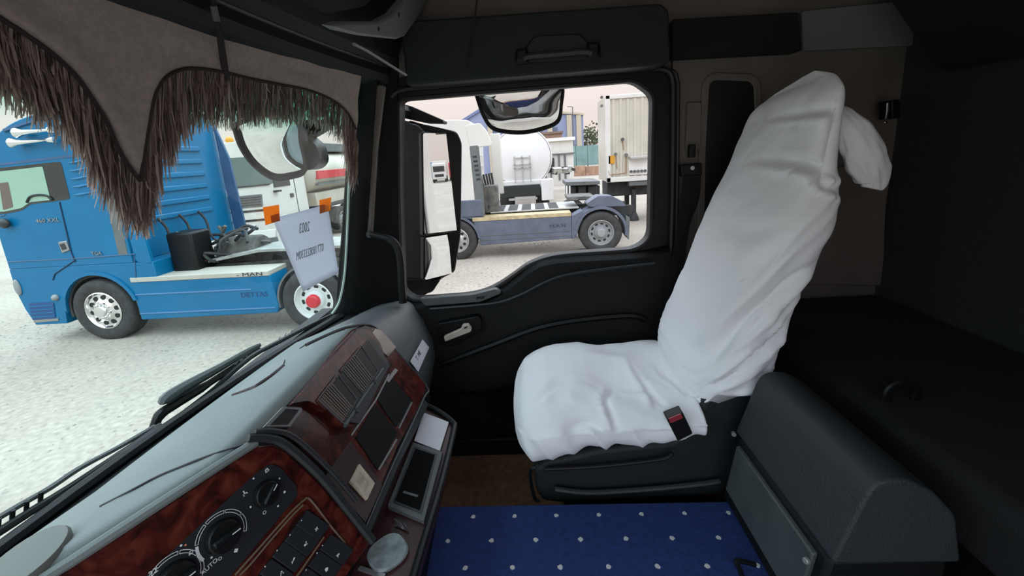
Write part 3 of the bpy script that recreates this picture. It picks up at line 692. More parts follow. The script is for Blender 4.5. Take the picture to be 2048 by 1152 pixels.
def blob(x, y, r): return [(x + r * cos(k * pi / 4), y + r * sin(k * pi / 4)) for k in range(8)]
PERSON = [blob(-1, 3.2, 1.1), ln(-1, 2, -1, -1.5, .9), ln(-1, -1.5, 2, -1.5, .7), ln(2, -1.5, 2.4, -4, .6)]
glyph(pl1, 534, 941, .0128, [ln(-3, -2, 3, -2), ln(-3, -2, -2.2, 2.4), ln(3, -2, 2.2, 2.4), ln(-2.2, 2.4, 2.2, 2.4), ln(-1.5, 0, -.5, 3.8), ln(.8, 0, 1.8, 3.8)], cp)
glyph(pl1, 490, 985, .0128, PERSON + [ln(-4.5, -3, -2.5, -4.6), ln(-4.2, -1.4, -2.8, -1.4)], cp)
glyph(pl1, 569, 984, .0128, [blob(0, 0, 2.2)], cp)
ringmark(529, 1025, .0021, cp)
ringmark(440, 1117, .0017, cp)
glyph(pl1, 472, 1101, .0128, [blob(1.7, 0, 1.6), blob(-1.7, 0, 1.6), blob(0, 1.7, 1.6), blob(0, -1.7, 1.6)], cp)
glyph(pl1, 381, 1105, .0128, [ln(-3, -2, 2, -2.2), ln(2, -2.2, 3.4, .5), ln(3.4, .5, 0, 2), ln(0, 2, -3, -2), blob(-1, -.6, 1.2)], cp)
# switch bank
dv = Vector((-24.5, 32.5, 0)); bv = Vector((22, 15.5, 0))
def switch(cx, cy, sym, led, ico, lab):
    q = [(cx + sa * dv.x * .47 + sb * bv.x, cy + sa * dv.y * .47 + sb * bv.y) for sa, sb in ((-1, -1), (-1, 1), (1, 1), (1, -1))]
    s = slabpl('rocker_switch', pl1, q, .009, .0165, PNL, da, r=.002, bevel=.0015)
    sx_ = (pl1(q[1][0], q[1][1]) - pl1(q[0][0], q[0][1])).normalized(); sy_ = pl1.n.cross(sx_)
    if led: dots([led], .0011, name='indicator_dot', h=.0166, parent=s)
    if sym: glyph(pl1, ico[0], ico[1], .0167, sym, s, 1.0, ux, uy)
FAN = [ln(-2.6, -2.6, 2.6, 2.6), ln(-2.6, 2.6, 2.6, -2.6), blob(1.6, 1.2, 1.1), blob(-1.6, -1.4, 1.1)]
LAMP = [blob(-1, 0, 1.9), ln(1, 1, 3.4, 1.8), ln(1, -1, 3.4, -1.8), blob(2.8, 3, .9)]
HORN = [ln(-3.6, -1.2, 2.8, 1.4, .7), ln(-3.6, -3, -2.8, 1.2, .6), ln(2.8, 1.4, 3.4, 3, .5), ln(-1, .4, 2.6, 3, .4)]
AXLE = [ln(-2, -3, 2, 3), ln(2, 3, 3, 0), blob(3, -2.4, 1)]
BEAM = [blob(1.6, 0, 1.6), ln(-3, 2, -1, -2), ln(-3, -2.6, -.6, -2.6), ln(-1, 2.4, -.4, -1)]
TANK = [[(-2.5, -3), (2, -3), (2, 3), (-2.5, 3)], ln(2, 2, 3.4, -1, .5)]
switch(617, 1050, FAN, (603, 1041), (633, 1058), 0); switch(594, 1081, LAMP, (580, 1070), (611, 1089), 0)
switch(570, 1112, HORN, (554, 1101), (587, 1121), 0); switch(545, 1146, AXLE, (530, 1133), (562, 1147), 0); switch(521, 1178, None, (506, 1165), None, 0)
dv = Vector((-24.5, 32.5, 0))
switch(665, 1098, BEAM, (645, 1091), (676, 1110), 0); switch(641, 1130, TANK, (634, 1106), (653, 1139), 0); switch(616, 1163, None, (612, 1140), None, 0)
GOLD = mat('worn_trim_edge', (.17, .12, .08), .4)
for P_ in ([(614, 995), (590, 1016), (565, 1043), (520, 1094), (470, 1150)], [(616, 995), (630, 1010), (660, 1050), (690, 1086)], [(648, 1074), (622, 1112), (596, 1149), (575, 1176)], [(606, 1010), (580, 1036), (540, 1082), (505, 1124), (480, 1150)]):
    one('switch_bank_trim', GOLD, lambda g: tube(g, smoothpath([pl1(a, b, .012) for a, b in P_], 4), .0018, 6), da)

# section two: vents, display niches, glossy wood hood
slabpl('wood_panel', pl2, [(520, 866), (560, 832), (610, 775), (664, 700), (697, 664), (724, 652), (750, 658), (778, 690), (815, 735), (850, 772), (842, 800), (790, 900), (728, 1044), (716, 1046), (652, 960), (590, 890), (556, 868)], .0, .010, WOOD, da, bevel=.005)
one('rim', DGR, lambda g: tube(g, smoothpath([pl2(a, b, .008) for a, b in [(612, 690), (650, 672), (690, 656), (730, 650), (752, 657), (780, 690), (852, 771), (846, 800), (790, 920), (732, 1054)]], 5), .004, 8), da)
hood = [pl2(a, b, .010) for a, b in [(572, 815), (640, 738), (694, 680), (708, 664), (732, 664), (752, 690), (768, 736), (700, 858), (676, 862), (648, 830), (606, 808)]]
g = G(); prism(g, rpoly(hood, .012), pl2.n * .016); obj('vent_hood', g, WOOD, da, bevel=.007, seg=3)
slabpl('vent_bezel', pl2, [(634, 798), (722, 688), (735, 690), (765, 740), (700, 860), (684, 857)], .025, .030, DGR, da, r=.004, bevel=.001)
for Q in ([(637, 798), (675, 748), (714, 798), (688, 847)], [(684, 738), (722, 692), (757, 741), (726, 787)]):
    slabpl('air_vent', pl2, Q, .030, .0305, RUB, da, r=.003)
    for i in range(8):
        t = .05 + .58 * i / 7; a, b = Vector(Q[0]).lerp(Vector(Q[1]), t), Vector(Q[3]).lerp(Vector(Q[2]), t)
        g = G(); p, q = pl2(*a.lerp(b, .04).xy, .0305), pl2(*a.lerp(b, .96).xy, .0305); d = (q - p).normalized(); s_ = (pl2.n + pl2.n.cross(d) * .5).normalized()
        prism(g, [p, q, q + s_ * .0028, p + s_ * .0028], s_.cross(d) * .0014); obj('vent_slat', g, SLAT, da, smooth=0)
for Q in ([(637, 798), (675, 748), (714, 798), (688, 847)], [(684, 738), (722, 692), (757, 741), (726, 787)]):
    one('vent_outline', MGR, lambda g: tube(g, [p for p in rpoly([pl2(*q, .031) for q in Q + Q[:1]], 0)], .0016, 6), da)
one('vent_bar', MGR, lambda g: tube(g, [pl2(a, b, .032) for a, b in [(690, 852), (730, 790), (766, 738)]], .0045, 8), da)
for p in [(711, 822), (748, 764)]:
    g = G(); disc(g, pl2(*p, .032), pl2.n, .006, .006, 14); obj('vent_wheel', g, DGR, da)
for Q in ([(744, 797), (773, 755), (820, 808), (785, 859)], [(704, 880), (743, 813), (788, 868), (748, 944)]):
    slabpl('instrument_blank', pl2, Q, .010, .0125, BLANK, da, r=.004, bevel=.001)
for Q in ([(693, 874), (743, 803), (770, 752), (772, 754), (745, 806), (695, 877)], [(815, 808), (818, 810), (791, 863), (788, 861)], [(784, 882), (787, 884), (750, 946), (747, 944)], [(783, 741), (789, 745), (770, 770), (766, 765)]):
    slabpl('silver_trim', pl2, Q, .012, .0145, SILV, da)
slabpl('sky_sheen_panel', pl2, [(744, 661), (756, 664), (787, 699), (770, 718), (748, 700), (729, 679)], .010, .014, mat('sky_sheen_panel', (.22, .17, .16), .12, coat=1), da, r=.003, bevel=.002)  # pale pink base colour paints the sky reflected in the glossy wood
slabpl('corner_cap', pl2, [(700, 676), (706, 662), (722, 658), (738, 659), (726, 676)], .010, .014, DGR, da, r=.003, bevel=.002)
slabpl('niche_frame', pl2, [(516, 861), (556, 820), (592, 822), (594, 827), (569, 861)], .010, .016, LGR, da, r=.003, bevel=.001)
slabpl('niche', pl2, [(528, 858), (560, 825), (587, 827), (564, 857)], .016, .0165, BLK, da, r=.002)
slabpl('side_panel', pl2, [(693, 886), (757, 976), (722, 1052), (641, 960)], .010, .013, WOODD, da, r=.003, bevel=.001)
ds = thing('diamond_badge', 'cream diamond shaped tile stuck on the maroon dashboard panel', 'badge', pl2(712, 972))
ti = slabpl('tile', pl2, [(706, 935), (737, 974), (721, 1008), (687, 971)], .0132, .020, mat('cream_tile', (.62, .52, .40), .35, var=.1, scale=60), ds, r=.002, bevel=.003)
slabpl('inlay', pl2, [(706, 952), (724, 974), (718, 992), (700, 970)], .020, .0212, mat('cream_tile_inlay', (.52, .43, .33), .35, var=.25, scale=90), ds, bevel=.0008)

# lower tray
slabpl('strip', pl2, [(722, 1052), (843, 797), (850, 802), (855, 812), (800, 925), (738, 1070)], -.02, .004, DGR, da, bevel=.003)
def tray(g):
    P_ = rpoly([pl3(a, b) for a, b in [(735, 1060), (842, 815), (856, 812), (900, 838), (907, 850), (884, 960), (840, 1105), (800, 1240), (660, 1240)]], .015); prism(g, P_, (0, 0, -.05))
tr = one('lower_tray', WOODD, tray, da, bevel=.006)
one('tray_rim', BLK, lambda g: tube(g, smoothpath([pl3(a, b, .004) for a, b in [(846, 808), (878, 824), (906, 846), (907, 862), (882, 965), (836, 1120), (822, 1170)]], 5), .009, 8), da)
one('tray_skirt', BLK, lambda g: prism(g, rpoly([onz(a, b, 1.702) for a, b in [(640, 1240), (760, 1010), (872, 985), (886, 1000), (874, 1050), (856, 1152), (840, 1240)]], .02), (0, 0, .17)), da, bevel=.015)
cdx = tag(slabpl('white_card', pl3, [(848, 829), (898, 848), (880, 906), (829, 885)], .004, .007, CARD, None), 'blank white card lying at the far end of the dashboard tray', 'card')
slabpl('pocket_frame', pl3, [(826, 891), (886, 911), (849, 1050), (776, 1019)], 0, .012, MGR, da, r=.004, bevel=.002)
slabpl('pocket_frame_inner', pl3, [(829, 900), (875, 916), (845, 1037), (787, 1013)], .012, .014, DGR, da, r=.003, bevel=.001)
ph = slabpl('pocket', pl3, [(832, 906), (871, 919), (841, 1031), (791, 1011)], .014, .0146, mat('pocket_black', (.003, .003, .003), .9, spec=.1), da, r=.002)
slabpl('slot_mark', pl3, [(809, 992), (838, 1001), (836, 1005), (807, 996)], .0146, .0156, MGR, da)
ld = thing('grey_disc_cap', 'worn grey rounded cap set into the dashboard tray', 'cap', pl3(776, 1108))
cc = pl3(776, 1108, .001)
def capm(g):
    R = []
    for r, h in ((.040, 0), (.041, .006), (.038, .010), (.034, .0095), (.001, .009)):
        R.append([cc + Vector((r * (1 + .05 * cos(4 * a)) * cos(a), r * (1 + .05 * cos(4 * a)) * sin(a), h)) for a in [2 * pi * k / 28 for k in range(28)]])
    loft(g, R)
one('cap', mat('worn_grey', (.17, .20, .20), .6, var=.35, scale=40), capm, ld)
fo = thing('foil_scrap', 'crumpled grey foil scrap on the tray above the round cap', 'scrap', pl3(801, 1054))
def foil(g):
    n = 6; P_ = [[pl3(lerp(786, 818, i / n) + j * 1.0, lerp(1042, 1056, i / n) + j * 3.6 - 8, .002 + .006 * abs(noise.noise(Vector((i * 1.3, j * 1.7, 2))))) for j in range(n)] for i in range(n)]
    V = [[g.verts.new(p) for p in r] for r in P_]
    for i in range(n - 1):
        for j in range(n - 1): g.faces.new((V[i][j], V[i + 1][j], V[i + 1][j + 1], V[i][j + 1]))
one('foil', mat('dull_foil', (.10, .09, .095), .35, metal=.6), foil, fo, smooth=0)
slabpl('tray_trim', pl3, [(722, 1136), (772, 1152), (768, 1160), (716, 1142)], .001, .006, SILV, da)
# details on the pad
def padz(px, py):
    z = 2.2
    for _ in range(12):
        p = onz(px, py, z); x0, x1 = wsx(p.y, 2.10) + .062, Xt(p.y); t = max(0, min(1, (p.x - x0) / (x1 - x0)))
        z = interp([(0, 2.105), (.3, 2.175), (.7, 2.218), (.93, 2.232), (1, 2.222)], t)
    return onz(px, py, z + .0015)
for P_ in ([(200, 1013), (260, 982), (315, 953), (360, 934), (402, 917), (440, 904), (490, 889)], [(600, 697), (616, 687), (650, 672), (690, 658)]):
    one('pad_seam', DGR, lambda g: tube(g, smoothpath([padz(a, b) for a, b in P_], 5), .002, 6), da)
g = G(); P_ = [padz(a, b) for a, b in [(465, 790), (490, 768), (520, 745), (550, 728), (570, 720), (567, 730), (540, 752), (510, 772)]]; prism(g, P_, (0, 0, .003)); obj('demister_cover', g, LGR, da, bevel=.001)
one('demister_edge', WOODD, lambda g: tube(g, smoothpath([padz(a, b) for a, b in [(465, 790), (510, 774), (542, 753), (568, 731)]], 5), .003, 6), da)
def oval(g):
    c = padz(52, 1128); R = []
    for r, h in ((1, -.004), (1, .004), (.93, .009), (.02, .010)): R.append([c + Vector((.033 * r * cos(a) - .018 * r * sin(a), .05 * r * sin(a) + .015 * r * cos(a), h)) for a in [2 * pi * k / 28 for k in range(28)]])
    loft(g, R)
one('sensor_cap', mat('grey_cap', (.16, .165, .15), .6), oval, da)

# ------------------------------------------------------------------ carpet on the tunnel
cpt = tag(one('dotted_carpet', CARPET, lambda g: bx(g, -.36, .80, .1, 1.005, TZ - .010, TZ), bevel=.004), 'royal blue carpet with small white dots on the raised cab floor', 'carpet')

# ------------------------------------------------------------------ passenger seat under a white cover
se = thing('passenger_seat', 'passenger seat under a loose white cotton cover on a black plastic base', 'seat', (.25, 1.28, FZ))
FR = [(1.86, .435), (1.90, .44), (2.04, .45), (2.18, .495), (2.42, .595), (2.55, .66), (2.66, .705), (2.76, .74), (2.82, .757), (2.86, .775), (2.90, .80)]
BK = [(1.86, .60), (1.97, .645), (2.03, .665), (2.18, .715), (2.35, .765), (2.48, .80), (2.57, .805), (2.66, .80), (2.73, .80), (2.80, .81), (2.86, .83), (2.89, .84)]
NR = [(1.86, 1.075), (2.0, 1.06), (2.5, 1.065), (2.65, 1.09), (2.8, 1.12), (2.9, 1.15), (2.94, 1.18)]
FAR = [(1.86, 1.52), (2.5, 1.54), (2.65, 1.53), (2.8, 1.51), (2.9, 1.48), (2.94, 1.45)]
def se_pow(c, n): return math.copysign(abs(c) ** (2 / n), c)
CREASE = [[(p.x, p.z) for p in smoothpath(ats(q, 1.10), 4)] for q in (
    [(1585, 185), (1578, 260), (1600, 320), (1660, 345), (1690, 330)], [(1600, 300), (1640, 370), (1690, 385)], [(1400, 770), (1470, 640), (1560, 560), (1650, 500)],
    [(1410, 775), (1500, 690), (1590, 620)], [(1430, 780), (1500, 740), (1560, 690)], [(1390, 760), (1430, 640), (1490, 520), (1560, 440)], [(1440, 640), (1480, 560), (1500, 470)],
    [(1600, 550), (1660, 470), (1690, 420)], [(1415, 740), (1450, 700), (1530, 600)], [(1520, 700), (1580, 600), (1650, 540)], [(1355, 720), (1385, 640), (1440, 520)], [(1620, 150), (1640, 200), (1680, 230)])]
def crease(lines, x, z, w_=.011):
    o = 0
    for L in lines:
        for i in range(len(L) - 1):
            (x0, z0), (x1, z1) = L[i], L[i + 1]; dx, dz = x1 - x0, z1 - z0; ll = dx * dx + dz * dz
            t = ((x - x0) * dx + (z - z0) * dz) / ll
            if t < -.02 or t > 1.02: continue
            d = ((x - x0) * dz - (z - z0) * dx) / math.sqrt(ll)
            if abs(d) > .06: continue
            u = (i + t) / (len(L) - 1); f = min(1, 6 * u, 6 * (1 - u) + .05)
            o += f * (-math.exp(-(d / w_) ** 2) + .75 * math.exp(-((d - 1.9 * w_) / (1.3 * w_)) ** 2)); break
    return o
def back(g):
    nz, nt = 130, 128; R = []
    for i in range(nz + 1):
        ring = []
        for k in range(nt):
            a = 2 * pi * k / nt; c, sn = se_pow(cos(a), 3.0), se_pow(sin(a), 3.4)
            hb = max(0, min(1, (c + .98) / .5)); z0 = lerp(1.885, 1.995, hb * hb * (3 - 2 * hb)); z = lerp(z0, 2.858, i / nz); s = 1
            if z > 2.785: s = math.sqrt(max(.02, 1 - ((z - 2.785) / .074) ** 2))
            xf, xb, yn, yf = interp(FR, z), interp(BK, z), interp(NR, z), interp(FAR, z)
            cx_, ax_, cy_, ay_ = (xf + xb) / 2, (xb - xf) / 2, (yn + yf) / 2, (yf - yn) / 2
            if s < 1: cx_ = lerp(.82, cx_, s)
            p = Vector((cx_ + ax_ * c * max(s, .12), cy_ + ay_ * sn * max(s, .25), z))
            # loose cloth: folds fan out from the waist towards the shoulder
            fx, fz = p.x - .42, z - 1.90; ph = math.atan2(fz, fx + .06); rr = math.hypot(fx, fz)
            f = noise.noise(Vector((ph * 9 + rr * 2, rr * 1.3, p.y * 1.5))) * .6 + noise.noise(Vector((ph * 19 + rr * 3, rr * 2.0, p.y * 2 + 5))) * .4
            f = (1 - (abs(f) * 2.6) ** .7) * .5
            side = (.35 + .65 * max(0, -sn)) * (1 if c < .2 else max(.25, 1 - (c - .2) * 1.1))
            low = max(0, min(1, (2.62 - z) / .35)); hem = max(0, min(1, (z - z0) / .06))
            d = .038 * f * side * (.15 + .85 * low) + .014 * noise.noise(p * 5.5) + .005 * noise.noise(p * 16)
            if 2.45 < z < 2.86 and sn < 0:                  # slack hollow beside the head restraint
                d -= .022 * math.exp(-((z - 2.66) / .085) ** 2 - ((c + .05) / .40) ** 2) - .008 * math.exp(-((z - 2.52 - .10 * c) / .035) ** 2 - ((c + .1) / .5) ** 2)
            if sn < .3: d += .014 * crease(CREASE, p.x, p.z) * min(1, .3 - sn) * max(0, min(1, (.72 - c) * 2.2))
            n_ = Vector((c / max(ax_, .01), sn / max(ay_, .01), 0)).normalized(); p += n_ * d * hem ** .5
            if z > 2.70: p.z += .014 * (c + .1 - .5 * sn) * min(1, (z - 2.70) / .1)
            ring.append(p)
        R.append(ring)
    loft(g, R)
bo = one('backrest', CLOTH, back, se, smooth=2.0); bo['label'] = 'tall backrest in a creased white cotton cover'
def tail(g):
    P_ = [at(1660, 205, 1.24), at(1682, 220, 1.19)] + ats([(1702, 250), (1718, 285), (1732, 318), (1742, 345), (1746, 364), (1742, 377)], 1.16); W = [.022, .026, .036, .047, .051, .046, .034, .026]
    P2 = smoothpath(P_, 5); R = []
    for i, p in enumerate(P2):
        wv = interp([(k / 7, W[k]) for k in range(8)], i / (len(P2) - 1)); t = (P2[min(i + 1, len(P2) - 1)] - P2[max(0, i - 1)]).normalized(); a = t.cross(Vector((0, 1, 0))).normalized()
        R.append([p + a * (wv * cos(q) * (1 + .16 * noise.noise(Vector((q * 2.5, i * .22, 3))))) + Vector((0, 1, 0)) * (wv * .62 * sin(q) * (1 + .35 * noise.noise(Vector((cos(q) * 4, sin(q) * 4, i * .12))))) for q in [2 * pi * k / 36 for k in range(36)]])
    loft(g, R)
one('knotted_tail', CLOTH, tail, se, smooth=2.0)
CCR = [[(p.x, p.y) for p in smoothpath([onz(a, b, 1.97) for a, b in q], 4)] for q in (
    [(1232, 765), (1212, 795), (1235, 825), (1262, 848)], [(1268, 738), (1300, 775), (1312, 805)], [(1295, 724), (1340, 750), (1378, 785)], [(1065, 800), (1130, 765), (1200, 770)], [(1240, 770), (1290, 775), (1330, 800)], [(1110, 835), (1180, 820), (1260, 850)])]
def cushion(g):
    nx, nt = 90, 110; R = []
    for i in range(nx + 1):
        t = i / nx; x = lerp(-.098, .455, t)
        rnd_ = math.sqrt(max(0, 1 - max(0, (.16 - t) / .16) ** 2.2))        # rounded nose
        top = interp([(0, 1.90), (.06, 1.945), (.2, 1.972), (.45, 1.975), (.7, 1.962), (1, 1.955)], t)
        bot = interp([(0, 1.84), (.03, 1.80), (.10, 1.765), (.2, 1.775), (.5, 1.805), (.75, 1.825), (1, 1.86)], t)
        yn, yf = lerp(1.20, 1.045, rnd_), lerp(1.36, 1.54, rnd_); cy_, ay_, cz_, az_ = (yn + yf) / 2, (yf - yn) / 2, (top + bot) / 2, (top - bot) / 2
        ring = []
        for k in range(nt):
            a = 2 * pi * k / nt; c, sn = se_pow(cos(a), 4.0), se_pow(sin(a), 2.6)
            p = Vector((x, cy_ + ay_ * c, cz_ + az_ * sn))
            d = .010 * noise.noise(p * 5 + Vector((3, 0, 0))) + .004 * noise.noise(p * 14)
            if sn < .3: d += .010 * (1 - abs(noise.noise(Vector((x * 16 + p.z * 9, p.z * 3, c)))) * 2.4)        # gathered skirt
            if sn > .2: d += .013 * (1 - abs(noise.noise(Vector((x * 4 + p.y * 3, p.y * 7 - x * 3, 1)))) * 3) * max(0, .9 - abs(t - .65)) - .010 * math.exp(-((p.y - 1.28) / .12) ** 2 - ((t - .55) / .3) ** 2)
            if sn > .2: d += .010 * crease(CCR, p.x, p.y, .010)
            p += Vector((0, c * .7, sn)).normalized() * d; ring.append(p)
        R.append(ring)
    loft(g, R)
co = one('seat_cushion', CLOTH, cushion, se, smooth=2.0); co['label'] = 'cushion in a gathered white cotton cover'
basep = [(1066, 940), (1072, 985), (1086, 1004), (1120, 1008), (1440, 992), (1472, 962), (1490, 880), (1512, 800), (1500, 784), (1440, 786), (1408, 802), (1390, 850), (1345, 885), (1200, 900), (1090, 925)]
g = G(); prism(g, rpoly(ats(basep, 1.085), .014), (0, .40, 0)); obj('side_trim', g, OVH, se, bevel=.014, seg=3)
one('trim_ridge', DGR, lambda g: tube(g, smoothpath(ats([(1110, 978), (1180, 985), (1300, 978), (1400, 968), (1440, 962)], 1.060), 5), .008, 8), se)
one('trim_ridge', BLK, lambda g: tube(g, smoothpath(ats([(1090, 938), (1200, 932), (1320, 918), (1345, 906)], 1.064), 5), .006, 8), se)
one('pedestal', BLK, lambda g: bx(g, .05, .48, 1.10, 1.44, FZ, 1.70), se, bevel=.01)
one('adjuster_lever', BLK, lambda g: tube(g, smoothpath(ats([(1072, 935), (1062, 940), (1062, 965), (1070, 998), (1080, 1000)], 1.055), 4), .005, 8), se)
bu = ats([(1333, 838), (1366, 825), (1386, 868), (1356, 883)], 1.030)
g = G(); prism(g, rpoly(bu, .004), (0, .035, 0)); bk_ = obj('belt_buckle', g, BLK, se, bevel=.004)
g = G(); prism(g, rpoly(ats([(1337, 838), (1362, 828), (1366, 836), (1341, 847)], 1.028), .002), (0, .006, 0)); obj('release_button', g, mat('red_button', (.30, .03, .04), .35), bk_)

# ------------------------------------------------------------------ box between the bunk and the tunnel
bxo = thing('storage_box', 'dark grey padded box with lid between bunk and blue carpet', 'box', (.75, .83, TZ))
lidp = [(.528, 1.905), (.548, 1.97), (.575, 2.06), (.588, 2.082), (.61, 2.090), (.645, 2.088), (.69, 2.062), (.735, 2.01), (.76, 1.905)]
g = G(); prism(g, rpoly([Vector((x, .652, z)) for x, z in lidp], .012), (0, .375, 0)); ld_ = obj('padded_lid', g, DGRL, bxo, bevel=.014, seg=3)
g = G(); prism(g, [Vector((x, .662, z)) for x, z in [(.50, 1.702), (.505, 1.74), (.532, 1.902), (.75, 1.902), (.75, 1.702)]], (0, .355, 0)); obj('box_body', g, BLKM, bxo, bevel=.01)
g = G(); prism(g, [Vector((x, .690, z)) for x, z in [(.496, 1.745), (.519, 1.885), (.535, 1.885), (.512, 1.745)]], (0, .31, 0)); obj('front_panel', g, mat('box_front_grey', (.055, .063, .064), .5, var=.15, scale=12, bump=.2, bscale=300), bxo, bevel=.004)
g = G(); disc(g, at(1467, 866, 1.036), (-.3, -1, 0), .006, .008, 12); obj('bolt', g, STEEL, bxo)
g = G(); disc(g, Vector((.51, .688, 1.872)), (-1, -.4, .1), .006, .008, 12); obj('latch', g, STEEL, bxo, bevel=.001)
hk = thing('black_hook', 'bent black hook standing on the blue carpet beside the grey box', 'hook', onz(1490, 1150, TZ))
q0 = onz(1484, 1152, TZ)
one('hook', BLK, lambda g: tube(g, smoothpath([q0, q0 + Vector((-.006, .004, .02)), q0 + Vector((-.012, .008, .034)), q0 + Vector((.005, .01, .030)), q0 + Vector((.035, .012, .018))], 4), .0055, 8), hk)

# ------------------------------------------------------------------ own mirrors outside
mm = thing('main_mirror', 'tall black door mirror with large upper and small lower glass', 'mirror', at(860, 420, 2.0))
YM = 2.0
house = rpoly(ats([(812, 238), (838, 246), (912, 262), (922, 285), (920, 470), (908, 548), (880, 562), (862, 590), (816, 596), (806, 560), (808, 300)], YM), .02)
g = G(); prism(g, [p + Vector((0, .03, 0)) for p in house], (-.03, .12, 0)); obj('housing', g, BLK, mm, bevel=.02, seg=3)
for nm, Q in (('mirror_glass', [(846, 266), (914, 268), (919, 282), (917, 460), (849, 468)]), ('wide_angle_glass', [(850, 476), (916, 466), (914, 520), (906, 546), (850, 560)])):
    # glass set in the rear-facing side of the housing, turned so that the driver sees the flank of the cab
    c = sum((at(*p, YM) for p in Q), Vector()) / len(Q)
    d = (c - CAM).normalized(); r = Vector((1, -.039, -.02 if nm == 'mirror_glass' else -.22)).normalized(); n = (r - d).normalized()
    pl = Plane((0, 0, 0), (1, 0, 0), (0, 1, 0)); pl.p = c; pl.n = n
    P_ = rpoly([pl(*p) for p in Q], .012); g = G(); vs = [g.verts.new(p) for p in P_]; g.faces.new(vs)
    if nm != 'mirror_glass':
        cv = g.verts.new(c + n * .006); g.faces.ensure_lookup_table(); g.faces.remove(g.faces[0])
        for i in range(len(vs)): g.faces.new((vs[i], vs[(i + 1) % len(vs)], cv))
    obj(nm, g, MIR, mm, smooth=1.0 if nm != 'mirror_glass' else 0)
    P2 = [c + (p - c) * 1.035 - n * .004 for p in P_]
    g = G(); prism(g, P2, -n * .03); obj('glass_surround', g, BLK, mm, bevel=.004)
for P_ in ([(806, 208), (822, 212), (886, 240), (886, 246), (850, 245), (808, 236)], [(806, 240), (830, 246), (905, 262), (898, 266), (830, 262), (808, 300)]):
    g = G(); prism(g, rpoly(ats(P_, YM - .02), .006), (0, .10, 0)); obj('mirror_arm', g, BLK, mm, bevel=.01)
g = G(); prism(g, rpoly(ats([(806, 560), (880, 560), (866, 582), (828, 600), (806, 604)], YM - .05), .01), (0, .12, 0)); obj('mirror_arm', g, BLK, mm, bevel=.01)
sideslab0 = ats([(806, 242), (836, 250), (849, 264), (850, 560), (830, 592), (808, 596)], YM - .04)
g = G(); prism(g, rpoly(sideslab0, .012), (0, .09, 0)); obj('housing_front', g, DGR, mm, bevel=.015, seg=3)
one('arm_tube', BLK, lambda g: (tube(g, [at(815, 225, YM), at(815, 225, YM) + Vector((-.10, -.22, .02))], .03, 8), tube(g, [at(815, 590, YM), at(815, 590, YM) + Vector((-.12, -.22, .0))], .03, 8)), mm)
def curved_mirror(name, label, Q, Y, r, bulge, rw, depth):
    t = thing(name, label, 'mirror', at(*Q[0], Y))
    c = sum((at(*p, Y) for p in Q), Vector()) / len(Q); d = (c - CAM).normalized(); n = (Vector(r).normalized() - d).normalized()
    pl = Plane((0, 0, 0), (1, 0, 0), (0, 1, 0)); pl.p = c; pl.n = n
    P_ = smoothpath([pl(*p) for p in Q + Q[:1]], 5)[:-1]
    g = G(); rings = []; 
    for s in (1, .8, .6, .4, .2, .02): rings.append([c + (p - c) * s + n * bulge * (1 - s * s) for p in P_])
    loft(g, rings, cap=False); g.verts.ensure_lookup_table(); g.faces.new(g.verts[-len(P_):])
    obj('mirror_glass', g, MIR, t, smooth=2)
    g = G(); loft(g, [[c + (p - c) * 1.0 + n * .002 for p in P_], [c + (p - c) * (1 + rw * .3) + n * .012 for p in P_], [c + (p - c) * (1 + rw * .9) + n * .012 for p in P_], [c + (p - c) * (1 + rw) - n * depth * .3 for p in P_], [c + (p - c) * .8 - n * depth for p in P_], [c + (p - c) * .3 - n * depth * 1.15 for p in P_]]); obj('housing', g, BLK, t, smooth=1)
    return t, c, n
fm, c, n = curved_mirror('front_mirror', 'grey framed front mirror hanging outside the windshield below the fringe', [(474, 250), (530, 232), (590, 240), (600, 285), (608, 336), (578, 350), (545, 350), (510, 325), (486, 290)], 1.52, (-.52, -.42, -.72), .03, .13, .12)
g = G(); prism(g, rpoly(ats([(545, 240), (660, 240), (640, 262), (600, 284), (560, 270)], 1.60), .02), (0, .06, 0)); obj('mirror_arm', g, BLK, fm, bevel=.012)
g = G(); prism(g, rpoly(ats([(600, 262), (632, 290), (640, 322), (628, 338), (606, 342)], 1.58), .02), (0, .08, 0)); obj('mirror_back', g, DGR, fm, bevel=.012)
km, c, n = curved_mirror('kerb_mirror', 'black rimmed kerb mirror above the door window', [(952, 186), (1000, 166), (1060, 156), (1120, 165), (1122, 210), (1115, 242), (1085, 257), (1040, 265), (990, 258), (968, 232)], 2.0, (.05, -.55, -.80), .035, .045, .10)
one('mirror_arm', BLK, lambda g: tube(g, [c - n * .10, c - n * .13 + Vector((0, -.05, .16)), Vector((c.x, 1.80, 3.16))], .022, 10), km)

